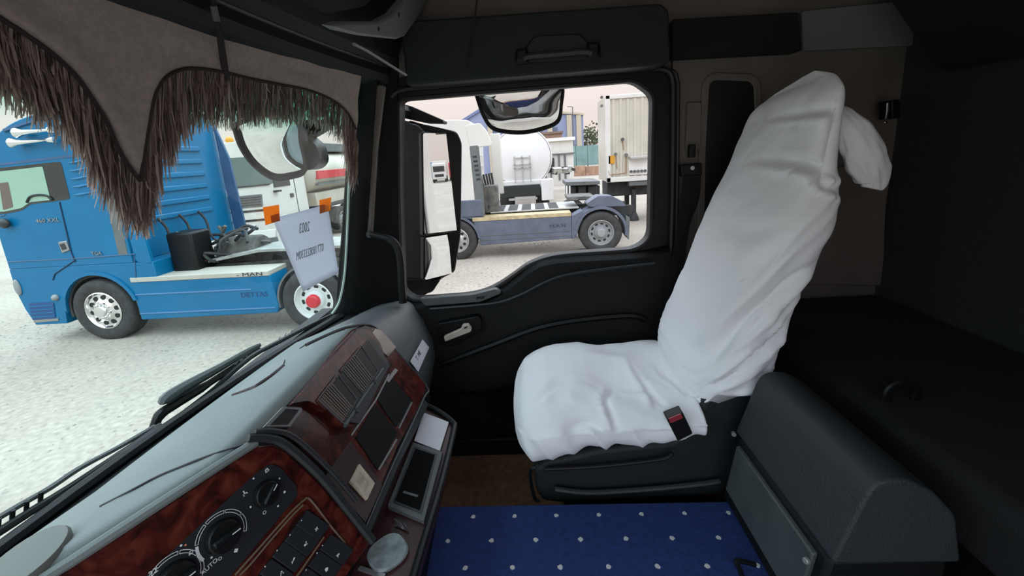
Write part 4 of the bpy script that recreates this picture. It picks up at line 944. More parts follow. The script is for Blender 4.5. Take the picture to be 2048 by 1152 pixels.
# ------------------------------------------------------------------ trucks in the yard
def wheel(parent, c, R, W, out=(0, -1, 0), disc_mat=None, hub=None, holes=10, style='steel'):
    out = Vector(out); c = Vector(c); k = R / .52
    g = G(); lathe(g, [(R * .60, -.01), (R * .66, .012), (R * .86, .018), (R * .96, 0.0), (R, -.04), (R, -W + .04), (R * .95, -W), (R * .60, -W)], c, out, 40, cap=False)
    wh = obj('wheel', g, TYRE, parent, smooth=.8)
    for j in range(3):
        g = G(); lathe(g, [(R * 1.004, -.06 - j * (W - .12) / 2.4), (R * 1.012, -.07 - j * (W - .12) / 2.4), (R * 1.012, -.09 - j * (W - .12) / 2.4), (R * 1.004, -.10 - j * (W - .12) / 2.4)], c, out, 40, cap=False); obj('tread_rib', g, TYRE, wh)
    dish = [(R * .61, .004), (R * .57, .012), (R * .53, -.03), (R * .50, -.035), (R * .34, -.02), (R * .30, .005), (R * .22, .012), (.001, .014)] if style == 'steel' else [(R * .61, .004), (R * .58, .012), (R * .56, -.03), (R * .51, -.075), (R * .42, -.085), (R * .32, -.075), (R * .27, -.01), (.001, .0)]
    g = G(); lathe(g, dish, c, out, 40, cap=False); obj('rim', g, disc_mat or STEEL, wh, smooth=.7)
    a_ = out.orthogonal().normalized(); b_ = out.cross(a_)
    for j in range(holes):
        q = c + (a_ * cos(2 * pi * j / holes) + b_ * sin(2 * pi * j / holes)) * R * .42
        g = G(); disc(g, q + out * (-.034 if style == 'steel' else -.094), out, R * .075, .014, 12); obj('hand_hole', g, RUB, wh)
        q = c + (a_ * cos(2 * pi * (j + .5) / holes) + b_ * sin(2 * pi * (j + .5) / holes)) * R * .26
        g = G(); disc(g, q + out * (.0 if style == 'steel' else -.075), out, R * .036, .03, 8); obj('wheel_nut', g, disc_mat or STEEL, wh)
    g = G(); disc(g, c - out * (W - .06), out, R * .62, .02, 24); obj('inner_drum', g, DKCH, wh)
    g = G(); lathe(g, [(R * .21, -.06), (R * .21, .04), (R * .17, .07), (.001, .075)], c, out, 24); obj('hub_cap', g, hub or disc_mat or STEEL, wh, smooth=.7)
    return wh
def sideslab(name, pts, Y, d, m_, parent, r=0, bevel=0, dy=0):
    P_ = ats(pts, Y)
    if r: P_ = rpoly(P_, r)
    g = G(); prism(g, [p + Vector((0, dy, 0)) for p in P_], (0, d, 0)); return obj(name, g, m_, parent, bevel=bevel)
def archband(name, c, R0, R1, a0, a1, y0, y1, m_, parent, n=16):
    g = G(); rings = []
    for k in range(n + 1):
        a = lerp(a0, a1, k / n); d = Vector((cos(a), 0, sin(a))); rings.append([c + d * R0 + Vector((0, y0 - c.y, 0)), c + d * R1 + Vector((0, y0 - c.y, 0)), c + d * R1 + Vector((0, y1 - c.y, 0)), c + d * R0 + Vector((0, y1 - c.y, 0))])
    loft(g, rings); return obj(name, g, m_, parent, smooth=.7)

# ---- blue tractor unit alongside
YB = 6.3
bt = thing('blue_tractor_unit', 'bright blue tractor unit with two chrome roof horns parked alongside', 'truck', (at(206, 621, YB).x, YB, 0))
X1 = at(262, 500, YB).x           # rear edge of the cab side
def P2(px, py): p = at(px, py, YB); return (p.x, p.z)
fx = at(17, 525, YB).x
xs = lambda px, py: at(px, py, YB).x
zs = lambda px, py: at(px, py, YB).z
cabprof = [(fx + .06, .40), (fx - .03, .95), (fx - .03, zs(17, 525)), (fx - .02, 2.0), (fx + .18, 3.05), (fx + .42, 3.42), (fx + .85, 3.68), (fx + 1.5, 3.80), (X1 + .02, 3.90), (X1 + .02, 1.36), (fx + .5, 1.36), (fx + .5, .40)]
ZB = 1.34
cp2 = [(fx - .03, ZB), (fx - .02, 2.0), (fx + .14, 3.0), (fx + .40, 3.46), (fx + .85, 3.70), (fx + 1.5, 3.82), (X1 - .02, 3.92), (X1 - .02, ZB)]
g = G(); prism(g, rpoly([Vector((x, YB, z)) for x, z in cp2], [0.02, .3, .3, .3, .3, .3, .04, 0.0]), (0, 2.42, 0)); obj('cab', g, BLU, bt, bevel=.05, seg=3)
zg = lambda px, py: zs(px, py)
sideslab('roof_seam', [(-30, 330), (172, 306), (172, 311), (-30, 335)], YB, .02, BLUD, bt, dy=-.006)
sideslab('roof_ridge', [(10, 258), (88, 234), (88, 238), (10, 264)], YB, .03, BLUD, bt, dy=-.03)
# door glass, opaque rear quarter, with dark surround
dg = sideslab('door_window', [(-40, 340), (0, 336), (92, 326), (122, 323), (141, 398), (100, 404), (62, 408), (44, 421), (10, 428), (-40, 430)], YB, .01, WINDK, bt, r=.05, dy=-.004)
sideslab('window_pane', [(-40, 345), (0, 343), (86, 333), (102, 400), (62, 404), (44, 416), (10, 423), (-40, 425)], YB, .004, mat('pale_green_pane', (0.264, 0.4092, 0.3168), .08, spec=.6), dg, r=.03, dy=-.009)
sideslab('seat_shape', [(0, 366), (18, 364), (28, 414), (8, 420)], YB, .003, mat('seat_behind_glass', (.14, .10, .08), .9), dg, r=.02, dy=-.012)
sw = at(78, 404, YB - .014)
g = G(); tube(g, smoothpath(ats([(54, 405), (60, 394), (76, 390), (94, 392), (104, 400)], YB - .016), 4), .018, 8); obj('steering_wheel', g, RUB, dg)
for P_, w_ in (([(119, 404), (130, 450), (143, 505), (151, 524)], .010), ([(151, 520), (110, 548), (106, 560)], .010), ([(0, 432), (10, 430)], .008), ([(17, 524), (152, 517), (270, 508)], .009), ([(268, 508), (272, 560)], .008)):
    one('panel_gap', BLUD if w_ < .01 else mat('gap_dark', (.004, .02, .06), .8) if 'gap_dark' not in bpy.data.materials else bpy.data.materials['gap_dark'], lambda g: tube(g, ats(P_, YB - .004), w_, 6), bt)
dh = sideslab('door_handle', [(118, 484), (134, 481), (141, 500), (126, 506)], YB, .03, SILV, bt, r=.02, bevel=.008, dy=-.02)
sideslab('grip', [(122, 488), (131, 486), (136, 497), (128, 500)], YB, .02, DGR, dh, r=.01, dy=-.026)
lettering('460 XXL', at(95, 441, YB - .012), (1, 0, 0), (0, 0, 1), .085, SILV, bt, depth=.004, stretch=1.3)
lettering('TGA', at(193, 507, YB - .012), (1, 0, 0), (0, 0, 1), .09, SILV, bt, depth=.004)
g = G(); c = at(8, 447, YB - .06); bmesh.ops.create_uvsphere(g, u_segments=16, v_segments=10, radius=.09, matrix=Matrix.Translation(c) @ Matrix.Diagonal((1.0, .6, .9, 1))); obj('side_lamp', g, DGR, bt)
# horizontal ribs pressed in the flank behind the door
for i in range(5):
    a, b = 326 + i * 16, 318 + i * 16
    one('pressed_rib', BLU, lambda g: tube(g, ats([(137 + i * 3, a), (150 + i * 3, a - 1), (182 + i * 4, b)], YB + .004), [.012, .028, .012], 8, flat=.9), bt)
# dark gap strip and side fairing
sideslab('rubber_strip', [(194, 320), (216, 318), (256, 509), (238, 512)], YB, .03, GREYP, bt, dy=-.004)
for i in range(3): sideslab('strip_reflector', [(204 + i * 6, 356 + i * 16), (214 + i * 6, 355 + i * 16), (216 + i * 6, 366 + i * 16), (207 + i * 6, 367 + i * 16)], YB, .02, LGR, bt, dy=-.012)
XF = at(300, 512, YB).x
def fairing(y0, m_, nm, top=3.75):
    g = G(); prism(g, rpoly([Vector((X1 + .03, y0, 1.36)), Vector((XF, y0, 1.30)), Vector((XF - .06, y0, 3.0)), Vector((XF - .25, y0, top)), Vector((X1 + .03, y0, top))], .05), (0, .05, 0)); return obj(nm, g, m_, bt, bevel=.012)
fairing(YB, BLU, 'side_fairing'); fairing(YB + 2.35, BLUD, 'far_side_fairing')
# rear wall of the cab with pressed ribs
for i in range(6):
    g = G(); z = 1.95 + i * .24; bx(g, X1 - .03, X1 + .02, YB + .25, YB + 1.9, z, z + .10); obj('rear_wall_rib', g, BLU, bt, bevel=.02)
g = G(); bx(g, X1 - .03, X1 + .015, YB + .30, YB + 1.1, 3.0, 3.5); obj('rear_wall_panel', g, BLUD, bt, bevel=.02)
for y in (.55, 1.0, 1.45):
    g = G(); tube(g, smoothpath([(X1 + .06, YB + y, 2.0), (X1 + .14, YB + y + .05, 1.8), (X1 + .22, YB + y, 1.5), (X1 + .35, YB + y + .1, 1.25)], 4), .022, 8); obj('air_hose', g, DKCH, bt)
# lower cab: bumper, arch, step
cw = at(206, 621, YB); cw.z = .53
low = [(fx - .03, ZB), (fx - .04, .95), (fx + .02, .62), (fx + .12, .33), (fx + .70, .33), (fx + .74, .55)]
arch = [(cw.x + .66 * cos(a), cw.z + .66 * sin(a)) for a in [pi * (1 - k / 14) + .02 for k in range(0, 15)]]
arch = [p for p in arch if p[0] < XF - .02]
g = G(); prism(g, [Vector((x, YB, z)) for x, z in low + arch + [(cw.x + .72, .45), (XF + .04, .40), (XF + .02, ZB)]], (0, .55, 0)); obj('lower_cab', g, BLU, bt, bevel=.02)
g = G(); bx(g, fx + .04, fx + .6, YB + .5, YB + 2.42, .35, 1.3); obj('bumper', g, BLU, bt, bevel=.05)
archband('arch_lip', Vector((cw.x, YB, cw.z)), .64, .70, .25, 2.75, YB - .025, YB + .05, BLU, bt)
archband('inner_arch', Vector((cw.x, YB, cw.z)), .60, .65, -.2, 3.3, YB + .04, YB + .6, DKCH, bt)
sideslab('step_grille', [(58, 606), (108, 604), (112, 636), (66, 640)], YB, .03, mat('dark_blue_step', (.012, .06, .18), .5), bt, r=.03, dy=-.008)
for i in range(4): sideslab('step_slat', [(60 + i * 2, 612 + i * 7), (108 + i, 609 + i * 7), (108 + i, 611 + i * 7), (60 + i * 2, 614 + i * 7)], YB, .02, BLU, bt, dy=-.016)
sideslab('step_edge', [(68, 640), (118, 636), (118, 641), (70, 645)], YB, .04, SILV, bt, dy=-.012)
g = G(); bmesh.ops.create_uvsphere(g, u_segments=12, v_segments=8, radius=.055, matrix=Matrix.Translation(at(111, 595, YB - .01))); obj('marker_lamp', g, LGR, bt)
g = G(); bmesh.ops.create_uvsphere(g, u_segments=12, v_segments=8, radius=.09, matrix=Matrix.Translation(at(35, 575, YB - .01)) @ Matrix.Diagonal((.6, .4, 1.6, 1))); obj('headlamp', g, LGR, bt)
wheel(bt, cw, .545, .34, style='steel', disc_mat=CHROME, hub=CHROME)
cr = at(627, 600, YB); cr.z = .53
wheel(bt, cr, .545, .62, style='dish', disc_mat=mat('pale_wheel_steel', (.62, .64, .62), .4), hub=RED)
wheel(bt, Vector((cw.x, YB + 2.42, .53)), .53, .34, out=(0, 1, 0)); wheel(bt, Vector((cr.x, YB + 2.42, .53)), .53, .62, out=(0, 1, 0), style='dish')
# side skirt
sx0, sx1 = at(272, 600, YB).x, at(548, 600, YB).x
zt0, zb0 = 1.01, .33
g = G(); prism(g, rpoly([Vector((sx0, YB, zb0)), Vector((sx1 + .02, YB, zb0 + .02)), Vector((sx1 + .06, YB, zb0 + .14)), Vector((sx1, YB, zt0)), Vector((sx0 - .02, YB, zt0))], .03), (0, .5, 0)); obj('side_skirt', g, BLU, bt, bevel=.03, seg=3)
g = G(); bx(g, sx0, sx1, YB - .012, YB + .5, zt0 - .005, zt0 + .075); sk = obj('skirt_strip', g, mat('cream_strip', (0.4092, 0.3828, 0.33), .5), bt, bevel=.008)
for z in (.44, .78):
    g = G(); bx(g, sx0 + .02, sx1 - .35 * (z > .5), YB - .012, YB + .02, z, z + .02); obj('skirt_ridge', g, mat('pale_blue_ridge', (0.0792, 0.198, 0.3828), .4) if 'pale_blue_ridge' not in bpy.data.materials else bpy.data.materials['pale_blue_ridge'], bt)
lettering('- MAN', Vector((sx1 - .32, YB - .016, zt0 + .034)), (1, 0, 0), (0, 0, 1), .085, MARKD, bt, depth=.002, stretch=1.9)
lettering('DETTAS', Vector((sx1 - .32, YB - .006, .69)), (1, 0, 0), (0, 0, 1), .12, mat('dark_blue_print', (.012, .05, .16), .6), bt, depth=.002, stretch=1.1)
# chassis, tank, mudguard, catwalk
for y in (.75, 1.6):
    g = G(); bx(g, XF - .3, cr.x + 1.0, YB + y, YB + y + .10, .80, 1.08); obj('chassis_rail', g, DIRT, bt, bevel=.01)
g = G(); prism(g, [Vector((sx0 + .3, YB + .55, 1.10)), Vector((sx0 + 1.9, YB + .55, 1.34)), Vector((sx0 + 3.4, YB + .55, 1.34)), Vector((sx0 + 3.4, YB + .55, 1.29)), Vector((sx0 + 1.9, YB + .55, 1.29)), Vector((sx0 + .3, YB + .55, 1.05))], (0, .9, 0)); obj('catwalk', g, mat('catwalk_grey', (0.264, 0.2706, 0.2508), .6, var=.2, scale=5), bt, bevel=.005)
g = G(); bx(g, XF + .05, XF + .5, YB + .3, YB + .75, 1.05, 1.75); obj('air_tank_box', g, BLK, bt, bevel=.04)
g = G(); lathe(g, [(.001, 0), (.28, 0), (.30, .04), (.30, .7), (.28, .74), (.001, .74)], (XF + .45, YB + 1.1, 1.22), (1, 0, 0), 24); obj('air_cylinder', g, DIRT, bt)
rnd = random.Random(2)
for i in range(9):
    g = G(); a = Vector((XF + .2 + rnd.random() * .9, YB + .5 + rnd.random() * .5, 1.35 + rnd.random() * .3)); tube(g, smoothpath([a + Vector((rnd.uniform(-.25, .25), rnd.uniform(-.2, .2), rnd.uniform(-.2, .15))) for _ in range(5)], 4), .028, 6); obj('coiled_hose', g, DKCH if i % 3 else DIRT, bt)
for i in range(4):
    g = G(); a = at(365 + i * 8, 528 - i * 2, YB + .5); tube(g, [a, a + Vector((.1, .05, .06)), a + Vector((.2, 0, -.02))], .02, 6); obj('red_coupling', g, RED, bt)
g = G(); bx(g, cr.x - .6, cr.x + .55, YB + .7, YB + 1.75, 1.10, 1.20); obj('fifth_wheel', g, DKCH, bt, bevel=.02)
archband('rear_mudguard', Vector((cr.x, YB, .53)), .60, .63, 1.9, 3.3, YB + .02, YB + .62, GREYP, bt)
archband('rear_mudguard', Vector((cr.x, YB, .53)), .60, .63, -.2, .9, YB + .02, YB + .62, GREYP, bt)
# two chrome roof horns
for (a, b), (c_, d_) in (((33, 266), (112, 259)), ((24, 286), (112, 279))):
    p, q = at(a, b, YB - .10), at(c_, d_, YB - .10)
    g = G(); lathe(g, [(.075, 0), (.070, .02), (.040, .10), (.026, .3), (.022, (q - p).length * .8), (.05, (q - p).length * .84), (.05, (q - p).length * .98), (.001, (q - p).length)], p, q - p, 16); hn = obj('roof_horn', g, CHROME, bt, smooth=.8)
    for s in (.25, .8):
        g = G(); tube(g, [p.lerp(q, s), p.lerp(q, s) + Vector((0, .16, -.03))], .02, 6); obj('horn_bracket', g, CHROME, hn)

# ---- white and grey-blue tractor unit seen through the door window
YW = 10.7
wt = thing('white_tractor_unit', 'white tractor unit with dusty grey-blue skirt and mudguards seen through door window', 'truck', (at(912, 475, YW).x, YW, 0))
bx_ = at(947, 350, YW).x
g = G(); prism(g, rpoly([Vector((x, YW, z)) for x, z in [(bx_ - 2.2, 1.55), (bx_ - 2.25, 2.2), (bx_ - 2.0, 3.1), (bx_ - 1.5, 3.55), (bx_ - .6, 3.66), (bx_ + .06, 3.60), (bx_, 1.55)]], [.02, .2, .3, .3, .3, .15, 0]), (0, 2.4, 0)); obj('cab', g, WPA, wt, bevel=.05)
sideslab('roof_fairing', [(930, 250), (960, 246), (974, 262), (984, 286), (983, 292), (940, 296)], YW, .06, WPA, wt, r=.06, dy=-.01, bevel=.015)
sideslab('vented_fairing', [(939, 292), (957, 290), (968, 400), (970, 432), (953, 434)], YW, .08, GREYP, wt, r=.05, dy=-.012, bevel=.01)
for i in range(6): sideslab('vent_slot', [(945 + i * 1.5, 312 + i * 9), (953 + i * 1.5, 311 + i * 9), (954 + i * 1.5, 315 + i * 9), (946 + i * 1.5, 316 + i * 9)], YW, .02, DKCH, wt, dy=-.018)
xr = at(974, 350, YW).x
g = G(); bx(g, xr - .06, xr + .25, YW + 2.25, YW + 2.40, 1.5, 3.35); obj('far_side_fairing', g, WPA, wt, bevel=.02)
g = G(); bx(g, bx_ - .02, bx_ + .04, YW + .1, YW + 2.2, 1.55, 3.3); obj('rear_wall', g, WPA, wt, bevel=.01)
for i in range(5):
    g = G(); bx(g, bx_ + .03, bx_ + .07, YW + .4, YW + 2.0, 1.8 + i * .3, 1.85 + i * .3); obj('rear_wall_rib', g, WPA, wt)
g = G(); prism(g, ats([(900, 436), (964, 424), (966, 436), (960, 440), (925, 437), (915, 440), (900, 446)], YW), (0, .5, 0)); obj('side_step', g, GBL, wt, bevel=.02)
g = G(); bx(g, bx_ - 2.2, at(965, 420, YW).x, YW - .02, YW + .5, 1.14, 1.6); obj('lower_cab', g, GBL, wt, bevel=.03)
s0, s1 = at(958, 470, YW).x, at(1143, 455, YW).x
g = G(); prism(g, [Vector((s0 + .02, YW, .36)), Vector((s1, YW, .42)), Vector((s1, YW, 1.02)), Vector((s0 - .12, YW, 1.02))], (0, .45, 0)); obj('side_skirt', g, GBL, wt, bevel=.02)
for z in (.62, .5):
    g = G(); bx(g, s0, s1 - .02, YW - .012, YW + .02, z, z + .018); obj('skirt_ridge', g, GREYP, wt)
g = G(); bx(g, s0 - .14, s1, YW - .01, YW + .45, 1.02, 1.12); obj('skirt_strip', g, YEL, wt, bevel=.005)
lettering('M.A.N', Vector((s1 - .36, YW - .006, .78)), (1, 0, 0), (0, 0, 1), .13, MARKD, wt, depth=.002, stretch=1.25)
c1 = at(912, 475, YW); c1.z = .53; c2 = at(1202, 464, YW); c2.z = .53
for cc_, W_, st_ in ((c1, .34, 'steel'), (c2, .60, 'dish')):
    wheel(wt, cc_, .56, W_, style=st_, disc_mat=LGR if st_ == 'dish' else STEEL, hub=LGR)
    wheel(wt, Vector((cc_.x, YW + 2.4, .53)), .53, W_, out=(0, 1, 0), style=st_)
archband('front_mudguard', Vector((c1.x, YW, .53)), .60, .66, 0.05, 2.9, YW - .02, YW + .5, GBL, wt)
archband('rear_mudguard', Vector((c2.x, YW, .53)), .63, .70, -.15, 2.95, YW - .02, YW + .62, GBL, wt)
g = G(); prism(g, ats([(1252, 430), (1260, 436), (1258, 480), (1252, 470)], YW + .05), (0, .5, 0)); obj('mud_flap', g, GREYP, wt, bevel=.005)
g = G(); prism(g, ats([(1143, 432), (1165, 420), (1170, 430), (1160, 450), (1152, 476), (1143, 478)], YW), (0, .4, 0)); obj('skirt_end', g, GBL, wt, bevel=.02)
for y in (.75, 1.6):
    g = G(); bx(g, bx_ - .2, c2.x + 1.0, YW + y, YW + y + .10, .85, 1.12); obj('chassis_rail', g, DKCH, wt, bevel=.01)
g = G(); bx(g, s0 + .3, c2.x - .5, YW + .5, YW + 1.9, 1.14, 1.18); obj('catwalk', g, STEEL, wt, bevel=.005)
for i in range(5):
    g = G(); bx(g, s0 + .4 + i * .38, s0 + .66 + i * .38, YW + .55, YW + 1.8, 1.18, 1.19); obj('catwalk_slot', g, DKCH, wt)
g = G(); prism(g, ats([(1134, 394), (1190, 392), (1186, 400), (1136, 402)], YW + .7), (0, .9, 0)); obj('fifth_wheel', g, DIRT, wt, bevel=.02)
for y in (.05, 1.75):
    g = G(); prism(g, rpoly(ats([(1172, 408), (1196, 392), (1224, 392), (1244, 402), (1252, 412), (1180, 414)], YW + y), .05), (0, .5, 0)); obj('mudguard_top', g, GBL, wt, bevel=.02)
for i in range(5):
    g = G(); tube(g, smoothpath([(bx_ + .12 + i * .05, YW + .5 + i * .25, 2.2), (bx_ + .2 + i * .04, YW + .6 + i * .22, 1.7), (bx_ + .3, YW + .5 + i * .28, 1.3)], 4), .035, 6); obj('air_hose', g, DKCH, wt)
g = G(); bx(g, bx_ + .15, bx_ + .55, YW + .5, YW + .9, 1.15, 1.9); obj('equipment_box', g, DIRT, wt, bevel=.03)

# ---- white cab facing us behind the blue truck
YF = 12.5
wf = thing('white_front_facing_truck', 'white cab over truck facing the viewer behind the blue tractor unit', 'truck', (-9.1, YF, 0))
xa, xb2 = -10.3, at(548, 430, YF).x
zz = lambda px, py: at(px, py, YF).z
g = G(); prism(g, rpoly([Vector((xa, YF, .45)), Vector((xb2, YF, .45)), Vector((xb2, YF, 3.6)), Vector((xa, YF, 3.6))], [.02, .02, .25, .25]), (0, 2.1, 0)); obj('cab', g, WPA, wf, bevel=.06)
sideslab('front_windshield', [(400, 322), (446, 317), (540, 310), (546, 368), (446, 380), (400, 385)], YF, .03, mat('front_windshield_grey', (.10, .14, .13), .12), wf, r=.08, dy=-.015, bevel=.01)
sideslab('wiper', [(450, 376), (540, 367), (540, 370), (450, 379)], YF, .02, DKCH, wf, dy=-.03)
sideslab('grille', [(440, 396), (524, 388), (526, 413), (440, 421)], YF, .03, GREYP, wf, r=.04, dy=-.015)
for i in range(4): sideslab('grille_slat', [(442, 400 + i * 5), (522, 392 + i * 5), (522, 394 + i * 5), (442, 402 + i * 5)], YF, .02, DKCH, wf, dy=-.03)
for y in (427, 446): sideslab('bumper_gap', [(430, y), (548, y - 11), (548, y - 7), (430, y + 5)], YF, .02, DKCH, wf, dy=-.012)
pl_ = sideslab('number_plate', [(474, 452), (512, 449), (512, 459), (474, 462)], YF, .02, WHT, wf, dy=-.02)
lettering('34 AB 812', at(493, 455.5, YF - .03), (1, 0, -.06), (0, 0, 1), .16, MARKD, pl_, depth=.002)
sideslab('lower_bumper', [(470, 466), (552, 458), (552, 474), (476, 484)], YF, .06, WHT, wf, r=.03, dy=-.03, bevel=.01)
for px in (478, 540):
    g = G(); box(g, at(px, 440 if px < 500 else 434, YF - .02), (.28, .06, .14)); obj('headlamp', g, LGR, wf, bevel=.03)
g = G(); bmesh.ops.create_uvsphere(g, u_segments=10, v_segments=8, radius=.12, matrix=Matrix.Translation(Vector((at(449, 300, YF).x, YF + .3, 3.68)))); obj('roof_beacon', g, ORG, wf)
bpx = xb2 + .002
def flank(y0, y1, z0, z1, nm, m_, t=.02):
    g = G(); bx(g, bpx - .01, bpx + t, YF + y0, YF + y1, z0, z1); return obj(nm, g, m_, wf, bevel=.008)
flank(.25, 1.15, 2.15, 3.0, 'side_window', WINDK); flank(1.40, 1.43, .9, 3.0, 'panel_gap', DKCH, .012); flank(1.05, 1.22, 1.75, 1.88, 'door_handle', DGR, .04)
flank(.18, .40, 2.0, 2.06, 'mirror_arm', DKCH, .15); flank(.02, 1.9, 1.18, 1.21, 'flank_seam', GREYP, .01)
for x in (xa + .35, xb2):
    wheel(wf, Vector((x, YF + 1.0, .53)), .53, .34, out=(1, 0, 0))
g = G(); bx(g, xa + .6, xb2 - .6, YF + 2, YF + 3.2, .7, 1.0); obj('chassis', g, DKCH, wf)
g = G(); bx(g, xa + .05, xb2 - .02, YF - .03, YF + .1, .42, .6); obj('bumper_skirt', g, GREYP, wf, bevel=.02)

# ---- cream tank trailer with a red plate behind it
TX, TY0 = -9.0, 14.9
tt = thing('cream_tank_trailer', 'cream tank trailer with red side plate at the windshield edge', 'trailer', (TX, 21, 0))
g = G(); lathe(g, [(.001, -.22), (.45, -.20), (.85, -.12), (1.12, 0), (1.18, .1), (1.18, 8.4), (1.0, 8.6), (.001, 8.7)], (0, 0, 0), (0, 1, 0), 40)
bmesh.ops.scale(g, vec=(1, 1, .68), verts=g.verts); bmesh.ops.translate(g, vec=(TX, TY0, 2.50), verts=g.verts); obj('tank', g, CREAM, tt, smooth=.8)
g = G(); bx(g, TX - .5, TX + .75, TY0 + .1, TY0 + 8, 3.28, 3.62); obj('roof_walkway', g, GREYP, tt, bevel=.02)
g = G(); bx(g, TX + 1.08, TX + 1.21, TY0 + .02, TY0 + 2.4, 2.26, 2.56); obj('red_plate', g, RED, tt, bevel=.01)
g = G(); bx(g, TX + 1.0, TX + 1.12, TY0 + .1, TY0 + 8, 2.02, 2.10); obj('side_rail', g, GREYP, tt)
g = G(); bx(g, TX - .9, TX + .9, TY0 + .2, TY0 + 8, 1.25, 1.75); obj('chassis', g, CREAM, tt, bevel=.03)
g = G(); bx(g, TX - 1.0, TX + 1.05, TY0 + .6, TY0 + 3.4, 1.14, 1.25); obj('mudguard', g, DKCH, tt, bevel=.03)
for y in (1.5, 2.9):
    for sx_ in (1, -1): wheel(tt, Vector((TX + sx_ * 1.18, TY0 + y, .54)), .54, .6, out=(sx_, 0, 0), disc_mat=LGR)

# ---- white tank trailer seen from behind
YT = 19.0
wk = thing('white_tank_trailer', 'round white tank trailer seen from behind past the grey-blue tractor', 'trailer', (at(1045, 380, YT).x, YT, 0))
ct_ = at(1044, 316, YT); RT_ = 1.34
g = G(); lathe(g, [(.001, -.18), (.5, -.16), (.9, -.08), (RT_ - .05, 0), (RT_, .1), (RT_, 9), (.8, 9.2), (.001, 9.3)], ct_, (0, 1, 0), 48); obj('tank', g, WTANK, wk, smooth=.8)
g = G(); lathe(g, [(RT_ - .02, .0), (RT_ + .03, .02), (RT_ + .03, .12), (RT_ - .02, .14)], ct_, (0, 1, 0), 48, cap=False); obj('tank_rim', g, WTANK, wk)
g = G(); bx(g, ct_.x - .5, ct_.x + .5, YT + .2, YT + 8, ct_.z + 1.1, ct_.z + 1.5); obj('roof_walkway', g, WTANK, wk, bevel=.05)
for i, z in enumerate((0, -.15, .3)):
    g = G(); w0 = (.42, .42, .3)[i]; bx(g, ct_.x - w0, ct_.x + w0, YT - .25, YT - .2, ct_.z - .3 + z, ct_.z - .27 + z); obj('rear_rail', g, STEEL, wk)
for x in (-.35, 0, .35):
    g = G(); bx(g, ct_.x + x - .02, ct_.x + x + .02, YT - .25, YT - .2, ct_.z - 1.1, ct_.z + .1); obj('ladder_rail', g, STEEL, wk)
g = G(); bx(g, ct_.x - 1.0, ct_.x + 1.0, YT - .1, YT + .3, 1.15 - .0, ct_.z - 1.0); obj('chassis_end', g, WTANK, wk, bevel=.03)
g = G(); bx(g, ct_.x - 1.05, ct_.x + .75, YT - .3, YT + .1, .78, 1.30); obj('rear_bumper', g, mat('dark_green_black', (.012, .018, .015), .5), wk, bevel=.02)
g = G(); bx(g, ct_.x - .7, ct_.x + .6, YT - .32, YT - .2, .62, .72); obj('under_run_bar', g, STEEL, wk, bevel=.01)
g = G(); bx(g, ct_.x + .80, ct_.x + 1.35, YT - .3, YT + .5, .55, 1.5); obj('side_cabinet', g, WTANK, wk, bevel=.03)
for s in (-1, 1):
    for y in (.9, 2.3): wheel(wk, Vector((ct_.x + s * 1.15, YT + y, .53)), .53, .6, out=(s, 0, 0))
g = G(); tube(g, smoothpath([(ct_.x - 1.2, YT - .2, .9), (ct_.x - 1.2, YT - .25, 1.5), (ct_.x - 1.0, YT - .25, 1.6), (ct_.x - .95, YT - .2, 1.3)], 4), .03, 6); obj('ladder_hook', g, DKCH, wk)

# ---- white box trailer
YX = 15.0
xt = thing('white_box_trailer', 'tall white box trailer with ribbed wall and orange plate', 'trailer', (6.5, YX, 0))
x0 = at(1211, 250, YX).x; x1 = x0 + 9.5; zt, zb = at(1198, 192, YX).z, at(1203, 366, YX).z
g = G(); bx(g, x0 + .04, x1 - .04, YX, YX + 1.9, zb + .02, zt - .02); obj('box_body', g, CREAM, xt)
g = G(); bx(g, x0, x0 + .16, YX - .05, YX + .1, zb, zt); obj('corner_post', g, WPA, xt, bevel=.02)
g = G(); bx(g, x1 - .16, x1, YX - .05, YX + .1, zb, zt); obj('corner_post', g, WPA, xt, bevel=.02)
g = G(); bx(g, x0, x1, YX - .05, YX + .1, zt - .14, zt); obj('top_rail', g, WPA, xt, bevel=.02)
g = G(); bx(g, x0, x1, YX - .05, YX + .1, zb, zb + .18); obj('bottom_rail', g, WPA, xt, bevel=.02)
for i in range(37):
    g = G(); x = x0 + .28 + i * .245; prism(g, [(x - .07, YX, zb + .15), (x - .035, YX - .035, zb + .15), (x + .035, YX - .035, zb + .15), (x + .07, YX, zb + .15)], (0, 0, zt - zb - .3)); obj('wall_rib', g, CREAM, xt)
sideslab('orange_plate', [(1217, 312), (1229, 311), (1229, 327), (1217, 328)], YX, .02, ORG, xt, dy=-.05)
g = G(); bx(g, at(1256, 310, YX).x, at(1297, 310, YX).x, YX - .35, YX - .02, at(1256, 318, YX).z, at(1256, 313, YX).z); obj('connector_shelf', g, STEEL, xt, bevel=.01)
sideslab('connector_panel', [(1256, 316), (1297, 313), (1297, 348), (1258, 350)], YX, .03, WHT, xt, dy=-.06)
for i in range(5):
    g = G(); disc(g, at(1262 + i * 7, 343 - i * .4, YX - .06), (0, -1, 0), .05, .06, 10); obj('connector', g, DIRT, xt)
RST = mat('rust_mark', (.30, .16, .09), .8)
for px, py, r in ((1245, 279, .06), (1231, 308, .05), (1252, 310, .06), (1203, 195, .05), (1203, 212, .05)):
    g = G(); disc(g, at(px, py, YX - .055), (0, -1, 0), r, .05, 12); obj('bolt_plate', g, DIRT, xt)
for P_ in ([(1245, 281), (1248, 300)], [(1232, 310), (1234, 338)], [(1219, 350), (1252, 346)], [(1252, 312), (1252, 346)], [(1217, 342), (1219, 350)]):
    g = G(); tube(g, ats(P_, YX - .042), .014, 6); obj('pipe', g, RST, xt)
